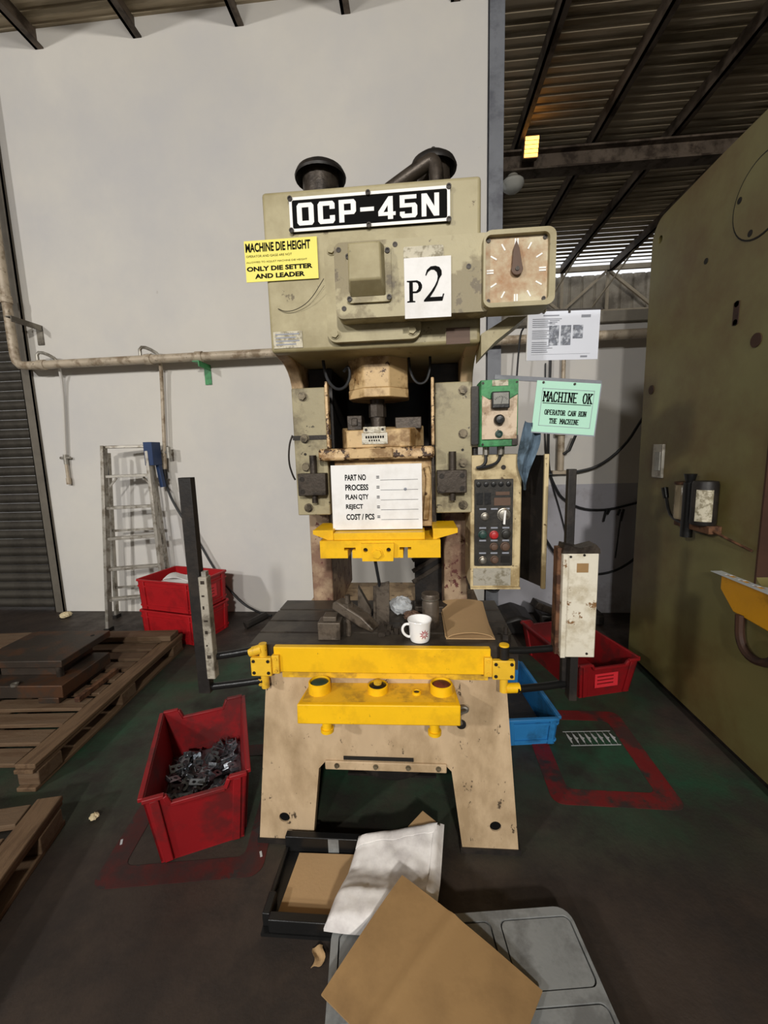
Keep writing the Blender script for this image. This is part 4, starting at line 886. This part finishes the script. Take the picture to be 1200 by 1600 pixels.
# ------------------------------------------------------------------ crates
def panel(g, b0, b1, t0, t1, poly, th, inward):
    """wall panel of a tapered box: poly in (s, v) on the quad b0 b1 t1 t0, thickened towards inward"""
    f = lambda s, v: (Vector(b0).lerp(Vector(b1), s)).lerp(Vector(t0).lerp(Vector(t1), s), v)
    n = len(poly); o = [f(*q) for q in poly]; iv = Vector(inward)*th
    g.add(o + [p+iv for p in o], [tuple(range(n)), tuple(range(2*n-1, n-1, -1))] + [(i, (i+1) % n, n+(i+1) % n, n+i) for i in range(n)])
def crate(name, label, cat, loc, rz, L, Wd, H, tap, m, lip=.012, notch=False, ribs=3, label_patch=None, group=None, band=False):
    """open plastic crate; L along local x, Wd along local y; front is -y"""
    t = thing(name, label, cat, loc, (0, 0, rz), group)
    l, w = L/2, Wd/2; lb, wb = l-tap, w-tap; e = .006
    B = [V(-lb, -wb, e), V(lb, -wb, e), V(lb, wb, e), V(-lb, wb, e)]; T = [V(-l, -w, H), V(l, -w, H), V(l, w, H), V(-l, w, H)]
    full = [(0, 0), (1, 0), (1, 1), (0, 1)]
    cut = [(0, 0), (1, 0), (1, 1), (.82, 1), (.78, .86), (.24, .86), (.20, 1), (0, 1)] if notch else full
    inw = [(0, 1, 0), (-1, 0, 0), (0, -1, 0), (1, 0, 0)]
    for k in range(4):
        g = G(); panel(g, B[k], B[(k+1) % 4], T[k], T[(k+1) % 4], cut if k in (0, 2) else full, .006, inw[k])
        wl = g.build('side_wall', m, t, world=False)
        # rim strips along the top edge
        pts_ = [q for q in (cut if k in (0, 2) else full) if q[1] > .5][::-1]
        f = lambda s, v: (B[k].lerp(B[(k+1) % 4], s)).lerp(T[k].lerp(T[(k+1) % 4], s), v)
        ow = -Vector(inw[k])
        for q0, q1 in zip(pts_, pts_[1:]):
            a, b = f(*q0)+ow*lip*.5, f(*q1)+ow*lip*.5
            G().bar(a, b, lip*1.5, .016, up=(0, 0, 1)).build('rim', m, t, world=False, bevel=.003)
        for i in range(ribs):
            s = [.10, .90, .5, .3, .7][i]
            a = f(s, 0)+ow*.003; b = f(s, .97 if not (notch and k in (0, 2) and .2 < s < .8) else .83)+ow*.003
            G().bar(a, b, .03 if i < 2 else .016, .016, up=ow).build('rib', m, wl, world=False, bevel=.003)
        if band:
            a, b = f(.0, .80)+ow*.003, f(1, .80)+ow*.003; G().bar(a, b, .010, .012).build('band', m, wl, world=False)
            a, b = f(.0, .12)+ow*.003, f(1, .12)+ow*.003; G().bar(a, b, .010, .012).build('band', m, wl, world=False)
        if label_patch == k:
            c0, c1 = f(.28, .48)+ow*.004, f(.70, .48)+ow*.004
            G().bar(c0, c1, .003, H*.42, up=(0, 0, 1)).build('label_patch', 'red_label', wl, world=False)
            for dz in (-.05, .0, .05):
                G().bar(c0.lerp(c1, .1)+ow*.002+V(0, 0, dz*H*2), c0.lerp(c1, .8)+ow*.002+V(0, 0, dz*H*2), .002, .008).build('label_print', 'red_d', wl, world=False)
    G().box(-lb, lb, -wb, wb, 0, .008).build('bottom', m, t, world=False)
    return t
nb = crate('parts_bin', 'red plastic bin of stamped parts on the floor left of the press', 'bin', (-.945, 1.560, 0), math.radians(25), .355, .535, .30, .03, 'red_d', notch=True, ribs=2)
rnd = random.Random(5)
base = None
for i in range(70):
    x, yy = rnd.uniform(-.125, .125), rnd.uniform(-.20, .20); zz = .085 + .028*rnd.random() + .03*(yy < 0)
    if base is None:
        g = G().plate([rrect(-.03, .03, -.017, .017, .006, 3), circ(.012, 0, .008, 10), rrect(-.02, -.006, -.006, .006, .002, 2)], 'z', -.0015, .0015).box(-.03, -.027, -.017, .017, .0, .014)
        base = g.build('stamped_part', 'scrap', nb, world=False); o = base
    else:
        o = base.copy(); COL.objects.link(o); o.parent = nb
    o.location = (x, yy, zz+.02); o.rotation_euler = (rnd.uniform(-.5, .5), rnd.uniform(-.5, .5), rnd.random()*6.28)
    tag(o, 'shiny stamped metal part lying in the red bin', 'metal part', 'stamped parts in the red bin')
# the parts are things of their own: lift them out of the bin's tree
for o in [c for c in nb.children if c.name.startswith('stamped_part')]:
    mw = ROOTM[nb.name] @ Matrix.LocRotScale(o.location, o.rotation_euler, None); o.parent = None; o.matrix_world = mw
tag(G().box(-.15, .15, -.225, .225, 0, .085, ).xf(Matrix.Translation((-.945, 1.56, .009)) @ Matrix.Rotation(math.radians(25), 4, 'Z')).build('parts_bed', 'scrap'), 'packed layer of stamped parts under the loose ones in the red bin', 'metal parts')['kind'] = 'stuff'
crate('stacking_crate', 'lower red stacking crate by the wall near the ladder', 'crate', (-2.003, 3.28, 0), math.radians(-14), .55, .40, .25, .008, 'red', ribs=2, band=True)
ct = crate('stacking_crate', 'upper red stacking crate with papers in it near the ladder', 'crate', (-2.003, 3.28, .262), math.radians(-14), .55, .40, .25, .008, 'red', ribs=2, band=True, label_patch=1)
tag(G().slab(lambda u, v: (-2.13+.24*u, 3.20+.20*v, .50+.02*math.sin(4*u+3*v)), 6, 6, .004).box(-2.14, -1.88, 3.18, 3.38, .28, .48, rot=(0, 0, -.24)).build('paper_stack', 'paper'), 'white papers sticking out of the upper red crate', 'paper')
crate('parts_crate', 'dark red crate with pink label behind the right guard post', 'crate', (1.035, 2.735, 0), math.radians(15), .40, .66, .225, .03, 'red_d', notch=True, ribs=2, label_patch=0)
crate('blue_crate', 'blue plastic crate on the floor against the press base', 'crate', (.525, 2.25, 0), math.radians(6), .27, .56, .15, .012, 'blue', ribs=2, lip=.014, band=True)
tag(G().box(.43, .62, 2.03, 2.47, .01, .045, rot=(0, 0, .105)).build('oil_sludge', 'black'), 'dark oily residue lying in the blue crate', 'oil')

# ------------------------------------------------------------------ pallets and die set on the left
def pallet(label, loc, rz, L, Wd, nb_):
    t = thing('wooden_pallet', label, 'pallet', loc, (0, 0, rz)); zt = .13
    rnd = random.Random(int(L*100))
    for x in (-L/2+.05, 0, L/2-.05):
        G().box(x-.045, x+.045, -Wd/2, Wd/2, .0, .02).build('bottom_runner', 'wood_y', t, world=False, bevel=.003)
        for yy in (-Wd/2+.09, 0, Wd/2-.09): G().box(x-.05, x+.05, yy-.07, yy+.07, .02, .09).build('block', 'wood', t, world=False, bevel=.004)
        G().box(x-.045, x+.045, -Wd/2, Wd/2, .09, .11).build('stringer_board', 'wood_y', t, world=False, bevel=.003)
    pitch = Wd/nb_
    for i in range(nb_):
        yy = -Wd/2+pitch*(i+.5); hw = pitch*(.31+.07*rnd.random())
        G().box(-L/2+.0, L/2-.10, yy-hw, yy+hw, .11, .13+.004*rnd.random()).build('deck_board', 'wood', t, world=False, bevel=.003)
    G().box(L/2-.095, L/2, -Wd/2+.01, Wd/2, .11, .132).build('edge_board', 'wood_y', t, world=False, bevel=.004)
    return t
pallet('long weathered wooden pallet carrying the dark die set', (-2.36, 2.235, 0), math.radians(4.0), 1.10, 1.40, 10)
pallet('dark wooden pallet at the lower left edge of the photo', (-1.86, .87, 0), math.radians(14), 1.0, .90, 6)
tag(G().box(-2.55, -1.87, 2.80, 2.92, .1365, .175, rot=(0, 0, .06)).build('loose_plank', 'wood', bevel=.004), 'loose thick plank lying across the back end of the long pallet', 'plank')
t = thing('die_set', 'dark steel press die set resting on the long pallet', 'die set', (-2.27, 2.26, .136))
Rz = (0, 0, math.radians(3))
G().box(-2.58, -2.03, 2.02, 2.42, .17, .245, rot=Rz).build('lower_shoe', 'die', t, bevel=.004)
G().box(-2.56, -2.44, 2.03, 2.41, .136, .17, rot=Rz).box(-2.18, -2.06, 2.03, 2.41, .136, .17, rot=Rz).build('riser', 'die', t, bevel=.003)
G().box(-2.50, -2.16, 2.14, 2.44, .245, .31, rot=Rz).build('die_block', 'die', t, bevel=.003)
G().box(-2.62, -2.09, 2.10, 2.52, .31, .352, rot=Rz).build('upper_shoe', 'die', t, bevel=.004)
for x, yy in ((-2.53, 2.08), (-2.12, 2.08)): G().cyl((x, yy+.06, .245), (x, yy+.06, .31), .02).build('guide_pin', 'cast', t)
G().cyl((-2.16, 2.45, .349), (-2.16, 2.45, .3535), .012).build('hole_shade_disc', 'mach_dark', t)
screw(t, (-2.30, 2.03, .245), .02, .012, (0, 0, 1), 'steel', 'lifting_bolt')
G().bar((-1.955, 2.05, .15), (-1.965, 2.38, .15), .03, .028).build('packing_strip', 'rust', t)
tag(G().box(-2.99, -2.72, 2.38, 2.62, .137, .29, rot=(0, 0, .1)).build('wood_offcut', 'wood', bevel=.005), 'square wooden block at the far left of the long pallet', 'wood block')
tag(G().box(-2.86, -2.66, 2.10, 2.30, .137, .24, rot=(0, 0, .15)).build('wood_offcut', 'wood', bevel=.005), 'wooden block behind the die set on the long pallet', 'wood block')

# ------------------------------------------------------------------ floor: paint, tray, sack, cardboard, grey tray
def frame_mark(name, label, c, rz, w, h, bw, m='redpaint'):
    g = G().plate([rrect(-w/2, w/2, -h/2, h/2, .05), rrect(-w/2+bw, w/2-bw, -h/2+bw, h/2-bw, .03)], 'z', .0005, .002)
    g.xf(Matrix.Translation((c[0], c[1], 0)) @ Matrix.Rotation(rz, 4, 'Z')); return tag(g.build(name, m, smooth=False), label, 'floor marking')
frame_mark('floor_marking', 'worn red painted square on the floor right of the press', (.83, 1.945), math.radians(-1), .54, .66, .085)
frame_mark('floor_marking', 'worn red painted square around the red parts bin', (-.93, 1.56), math.radians(8), .60, .70, .08, 'redpaint_d')
t = thing('stamping_strip', 'punched steel strip lying on the floor inside the red square', 'metal strip', (.88, 2.04, .003), (0, 0, math.radians(4)))
G().box(-.13, .12, -.055, -.051, .001, .0025).build('edge_rail', 'strip', t, world=False); G().box(-.13, .12, .05, .053, .001, .0025).build('edge_rail', 'strip', t, world=False)
for i in range(8):
    x = -.12+i*.032
    G().prism([(x, -.03), (x+.007, -.03), (x+.010, -.006), (x+.018, .0), (x+.010, .008), (x+.007, .03), (x, .03), (x-.002, .0)], 'z', .001, .0028).build('blank', 'strip', t, world=False)
    G().box(x+.003, x+.0045, -.052, .051, .0008, .0018).build('tie_bar', 'strip', t, world=False)
t = thing('black_tray', 'shallow black tray lined with cardboard in front of the press', 'tray', (-.33, 1.24, 0))
G().box(-.515, -.16, 1.07, 1.372, 0, .012).build('bottom', 'black_gloss', t)
G().box(-.520, -.16, 1.342, 1.370, .012, .075).build('rear_wall', 'black_gloss', t, bevel=.003)
G().box(-.490, -.16, 1.072, 1.100, .012, .060).build('front_wall', 'black_gloss', t, bevel=.003)
G().box(-.520, -.505, 1.10, 1.342, .012, .035).build('side_wall', 'black_gloss', t, bevel=.003)
G().box(-.515, -.49, 1.09, 1.16, .012, .06).build('corner_post', 'black_gloss', t, bevel=.003)
G().box(-.355, -.315, 1.3405, 1.3415, .015, .073).build('grey_tape', 'grey_pl', t)
tag(G().slab(lambda u, v: (-.478+.30*u+.015*v, 1.108+.222*v, .022+.006*u*v), 8, 8, .004).build('cardboard_liner', 'card_p'), 'flat pale cardboard liner inside the black tray', 'cardboard')
def sackf(u, v, top=True, lift=0):
    # u across (left to right), v from front to back; flat soft pillow with irregular creases
    xl = -.300+.060*v; xr = .030+.045*v
    x = xl+(xr-xl)*u; yy = 1.030+.040*u*(1-v)+(.300+.075*u)*v - .02*math.sin(PI*u)*(1-v)
    e = min(1, 9*min(u, 1-u, v*1.2, (1-v)*1.2)); puff = math.sin(PI/2*max(0, e))**.6
    n = mnoise.noise(V(u*5, v*5, 1.3))*.006 + mnoise.noise(V(u*11, v*9, 4.1))*.005 + .004*abs(mnoise.noise(V(u*17+3*v, v*6, 7)))
    zb = .090 - .055*min(1, max(0, (yy-1.12)/.10)) + .055*max(0, v-.35)
    return (x, yy, (zb+.010+.036*puff+n*puff+lift) if top else zb)
g = G().grid(lambda u, v: sackf(u, v), 34, 34).grid(lambda u, v: sackf(u, v, False), 34, 34)
n35 = 35*35
edge = list(range(35)) + [j*35+34 for j in range(1, 35)] + [34*35+i for i in range(33, -1, -1)] + [j*35 for j in range(33, 0, -1)]
g.f += [(edge[i], edge[(i+1) % len(edge)], edge[(i+1) % len(edge)]+n35, edge[i]+n35) for i in range(len(edge))]
sk = thing('paper_sack', 'creased white paper sack lying half over the black tray', 'sack', (-.12, 1.2, .02))
g.build('sack_body', 'bag', sk)
G().slab(lambda u, v: sackf(.02+.92*u, .86+.15*v, True, .006+.012*v), 20, 5, .003).build('folded_top', 'bag', sk)
G().slab(lambda u, v: sackf(.90+.12*u, .04+.95*v, True, .005+.010*u), 5, 20, .003).build('folded_edge', 'bag', sk)
G().prism([(-.055, 1.375), (.05, 1.40), (.0, 1.445)], 'z', .105, .110).build('sack_corner', 'card_p', sk)
gt = thing('grey_tray', 'upturned grey plastic tray with rounded compartments at the bottom', 'tray', (.12, .79, 0), (0, 0, math.radians(7)))
L2, W2, ZT = .365, .315, .085
cells = []
for i in range(3):
    for j in range(3):
        x0 = -L2+.022+i*.242; y0 = -W2+.022+j*.204; cells.append((x0, x0+.215, y0, y0+.175))
G().plate([rrect(-L2, L2, -W2, W2, .045)] + [rrect(a, b, c, d, .02) for a, b, c, d in cells], 'z', ZT-.014, ZT).build('rim_grid', 'grey_pl', gt, world=False, bevel=.005)
for a, b, c, d in cells: G().plate([rrect(a+.004, b-.004, c+.004, d-.004, .018)], 'z', ZT-.020, ZT-.002).build('compartment', 'grey_pl', gt, world=False, bevel=.006)
G().plate([rrect(-L2+.004, L2-.004, -W2+.004, W2-.004, .042), rrect(-L2+.014, L2-.014, -W2+.014, W2-.014, .035)], 'z', 0, ZT-.014).build('skirt', 'grey_pl', gt, world=False)
cx0 = V(-.069, 1.148, 0); ex = V(.372, -.228, 0); ey = V(-.178, -.252, 0)*1.12
def cardf(u, v):
    p = cx0 + ex*u + ey*v
    z = .162 - .060*u*(1-v) - .040*v + .010*math.sin(PI*u)*(1-v) + .006*math.sin(PI*v) + .005*math.exp(-((u-.42+.1*v)/.03)**2)
    return (p.x, p.y, max(z, .092))
tag(G().slab(cardf, 40, 16, .005).build('cardboard_sheet', 'card'), 'large brown cardboard sheet on the grey tray and white sack', 'cardboard')
tag(G().slab(lambda u, v: (-.335+.03*u+.008*math.sin(5*v), .995+.05*v+.01*u, .008+.004*math.sin(6*u+4*v)), 6, 6, .002).build('paper_scrap', 'card_p'), 'small torn tan scrap on the dark floor beside the grey tray', 'scrap')
tag(crumple(-1.384, 1.455, 0, .018, 9, .6).build('floor_scrap', 'egg', smooth=False), 'small cream lump on the green floor beside the pallet', 'scrap')
tag(crumple(-3.42, 3.60, 0, .05, 12, .5).build('floor_scrap', 'egg', smooth=False), 'crumpled tan litter at the foot of the shutter', 'scrap')
for i, (x, yy) in enumerate(((-1.19, 1.355), (-.615, 1.335))):
    tag(G().box(x-.004, x+.004, yy-.012, yy+.012, .0005, .003, rot=(0, 0, .5)).build('metal_chip', 'strip'), ['tiny bright metal chip left of the red parts bin', 'tiny bright metal chip between red bin and press foot'][i], 'metal chip')
# dark clutter behind the right guard
tag(G().prism([(.62, 0), (1.0, 0), (.92, .12), (.80, .17), (.68, .13)], 'y', 3.25, 3.6).build('dark_sack', 'black', bevel=.03), 'dark sack heaped on the floor against the right wall', 'sack')
tag(G().box(.93, 1.18, 3.32, 3.44, .155, .215, rot=(0, .42, .1)).build('dark_brick', 'cast', bevel=.006), 'dark block leaning on the heap behind the red crate', 'block')
tag(G().box(1.02, 1.55, 3.45, 3.66, 0, .10).build('floor_rail', 'black', bevel=.02), 'black box section on the floor by the right wall', 'box section')
tag(G().tube([(-1.52, 3.35, .03), (-1.45, 3.42, .05), (-1.38, 3.5, .07)], .035, 8, 1).build('black_offcut', 'black'), 'black rubber offcut on the floor beside the red crates', 'rubber')

# ------------------------------------------------------------------ olive machine on the right
mc = thing('olive_machine', 'large olive green press frame at the right edge', 'machine', (1.9, 1.7, 0))
prof = [(.2, .06), (2.88, .06), (2.88, 2.66)] + [(2.76+.12*math.cos(t), 2.70+.125*math.sin(t)) for t in [math.radians(10+80*i/6) for i in range(7)]] + [(2.3, 2.845), (.2, 2.88)]
thr = rrect(.95, 1.872, .885, 1.62, .06)
G().plate([prof, thr, circ(2.792, 2.70, .022)], 'x', 1.46, 1.58).build('side_frame', 'mach', mc, bevel=.02, seg=3)
G().plate([prof, thr], 'x', 1.98, 2.1).build('side_frame', 'mach', mc, bevel=.02)
G().box(1.58, 1.98, 1.92, 2.86, .07, 2.83).box(1.58, 1.98, .22, 1.92, 1.66, 2.84).box(1.58, 1.98, .22, 1.92, .07, .80).build('core', 'mach_rust', mc)
G().box(1.50, 2.06, .24, 2.84, 0, .06).build('plinth', 'black', mc)
G().cyl((1.50, 2.792, 2.70), (1.575, 2.792, 2.70), .022).build('lifting_hole', 'mach_dark', mc)
ring = [circ(2.03, 2.52, .165, 40), circ(2.03, 2.52, .158, 40)]
cp = G().plate([ring[1]], 'x', 1.456, 1.462).build('round_cover', 'mach', mc)
G().plate(ring, 'x', 1.457, 1.4605).build('cover_groove', 'mach_dark', mc)
for a in (20, 110, 200, 290): G().cyl((1.455, 2.03+.135*math.cos(math.radians(a)), 2.52+.135*math.sin(math.radians(a))), (1.4575, 2.03+.135*math.cos(math.radians(a)), 2.52+.135*math.sin(math.radians(a))), .014).build('screw_hole', 'mach_dark', cp)
for yy, zz in ((2.36, 2.40), (2.122, 2.12), (2.122, 2.04)): G().cyl((1.457, yy, zz), (1.4605, yy, zz), .014).build('screw_hole', 'mach_dark', mc)
G().box(1.457, 1.4605, 2.105, 2.14, 2.03, 2.13).build('cover_slot', 'mach_rust', mc)
G().cyl((1.456, 2.787, 1.835), (1.4605, 2.787, 1.835), .028).build('rust_spot', 'mach_rust', mc)
G().cyl((1.456, 1.99, 1.93), (1.4605, 1.99, 1.93), .03).build('blank_plug', 'mach_rust', mc)
sw = G().box(1.444, 1.461, 2.60, 2.70, 1.30, 1.50).build('switch_plate', 'galv', mc, bevel=.003)
G().box(1.438, 1.446, 2.615, 2.665, 1.345, 1.455).build('switch_rocker', 'glass_face', sw)
G().box(1.458, 1.60, 1.864, 1.874, .886, 1.62).build('throat_liner', 'mach_rust', mc)
# hand pump lubricator
lu = thing('lubricator', 'black hand pump lubricator with clear jars on the olive machine', 'lubricator', (1.42, 2.25, 1.0))
G().cyl((1.405, 2.265, 1.015), (1.405, 2.265, 1.30), .028).build('pump_body', 'black_gloss', lu)
G().cyl((1.405, 2.265, 1.30), (1.405, 2.265, 1.345), .020, .03).build('pump_cap', 'black_gloss', lu)
G().lathe((1.415, 2.335, 1.10), [(.032, 0), (.036, .01), (.036, .18), (.03, .19)], 20).build('oil_jar', 'clear', lu)
G().lathe((1.415, 2.335, 1.285), [(.04, 0), (.04, .014)], 20).build('jar_lid', 'rust', lu)
G().lathe((1.41, 2.155, 1.10), [(.052, 0), (.055, .01), (.055, .20), (.05, .215)], 24).build('reservoir', 'black', lu)
G().grid(lambda u, v: (1.41-.0556*math.sin(math.radians(-5+75*u)), 2.155-.0556*math.cos(math.radians(-5+75*u)), 1.12+.155*v), 10, 2).build('reservoir_label', 'sticker', lu, fix=False)
G().box(1.40, 1.46, 2.09, 2.37, 1.06, 1.10).build('mount_bracket', 'rust', lu, bevel=.004)
G().tube([(1.405, 2.27, 1.08), (1.40, 2.36, 1.09), (1.395, 2.41, 1.12), (1.395, 2.45, 1.22)], .008, 8, 1).build('lever', 'black_gloss', lu)
G().cyl((1.395, 2.445, 1.20), (1.395, 2.465, 1.255), .014, .018).build('lever_grip', 'black_gloss', lu)
G().tube([(1.42, 2.10, 1.08), (1.43, 2.0, 1.055), (1.445, 1.885, 1.03)], .006, 8, 1).build('oil_line', 'rust', lu)
# yellow bolster rail of that machine, with a punched sheet on it
G().prism([(2.02, .882), (2.02, .815), (1.93, .735), (1.2, .70), (.96, .70), (.96, .882)], 'x', 1.425, 1.56).build('bolster_rail', 'yellow_r', mc, bevel=.004)
G().box(1.56, 1.98, .96, 1.87, .80, .882).build('bolster_block', 'mach_rust', mc)
G().tube([(1.42, 1.88, .74), (1.42, 1.87, .62), (1.42, 1.80, .57), (1.42, 1.70, .60), (1.42, 1.66, .70)], .018, 8, 2).build('rail_hoop', 'mach_rust', mc)
ps = thing('punched_sheet', 'punched steel sheet lying on the ochre rail at the right edge', 'metal sheet', (1.48, 1.7, .884))
holes = [[(1.432+.040*j+dx, 1.40+.08*i+dy) for dx, dy in ((0, 0), (.026, .0), (.026, .035), (.012, .035), (.012, .05), (0, .05))] for i in range(8) for j in range(4)]
G().plate([[(1.41, 1.3), (1.60, 1.3), (1.60, 2.07), (1.41, 2.07)]] + holes, 'z', .884, .8865).build('sheet', 'strip', ps, smooth=False)

# ------------------------------------------------------------------ lamps in the far bay
t = thing('flood_lamp', 'small lit orange flood lamp under the roof above the beam', 'lamp', (1.35, 5.38, 4.8))
G().hexa([(1.24, 5.28, 4.70), (1.40, 5.28, 4.70), (1.40, 5.37, 4.72), (1.24, 5.37, 4.72), (1.255, 5.28, 4.93), (1.415, 5.28, 4.93), (1.415, 5.37, 4.95), (1.255, 5.37, 4.95)]).build('housing', 'steel_dark', t)
G().box(1.30, 1.36, 5.37, 5.405, 4.80, 4.88).build('bracket', 'steel_dark', t)
for i in range(5): G().box(1.25+.003*i, 1.395+.003*i, 5.270, 5.278, 4.71+i*.043, 4.742+i*.043).build('lamp_pane', 'lamp_on', t)
t = thing('high_bay_lamp', 'unlit clear domed lamp hanging below the beam near the grey column', 'lamp', (1.195, 5.49, 4.5))
G().lathe((1.175, 5.49, 4.48), [(.002, 0), (.06, .005), (.10, .03), (.13, .08), (.126, .11), (.12, .11), (.122, .08), (.095, .036), (.05, .014)], 28).build('dome', 'lens', t)
G().lathe((1.175, 5.49, 4.585), [(.126, 0), (.10, .03), (.06, .05), (.055, .076)], 24).build('collar', 'lamp_shell', t)
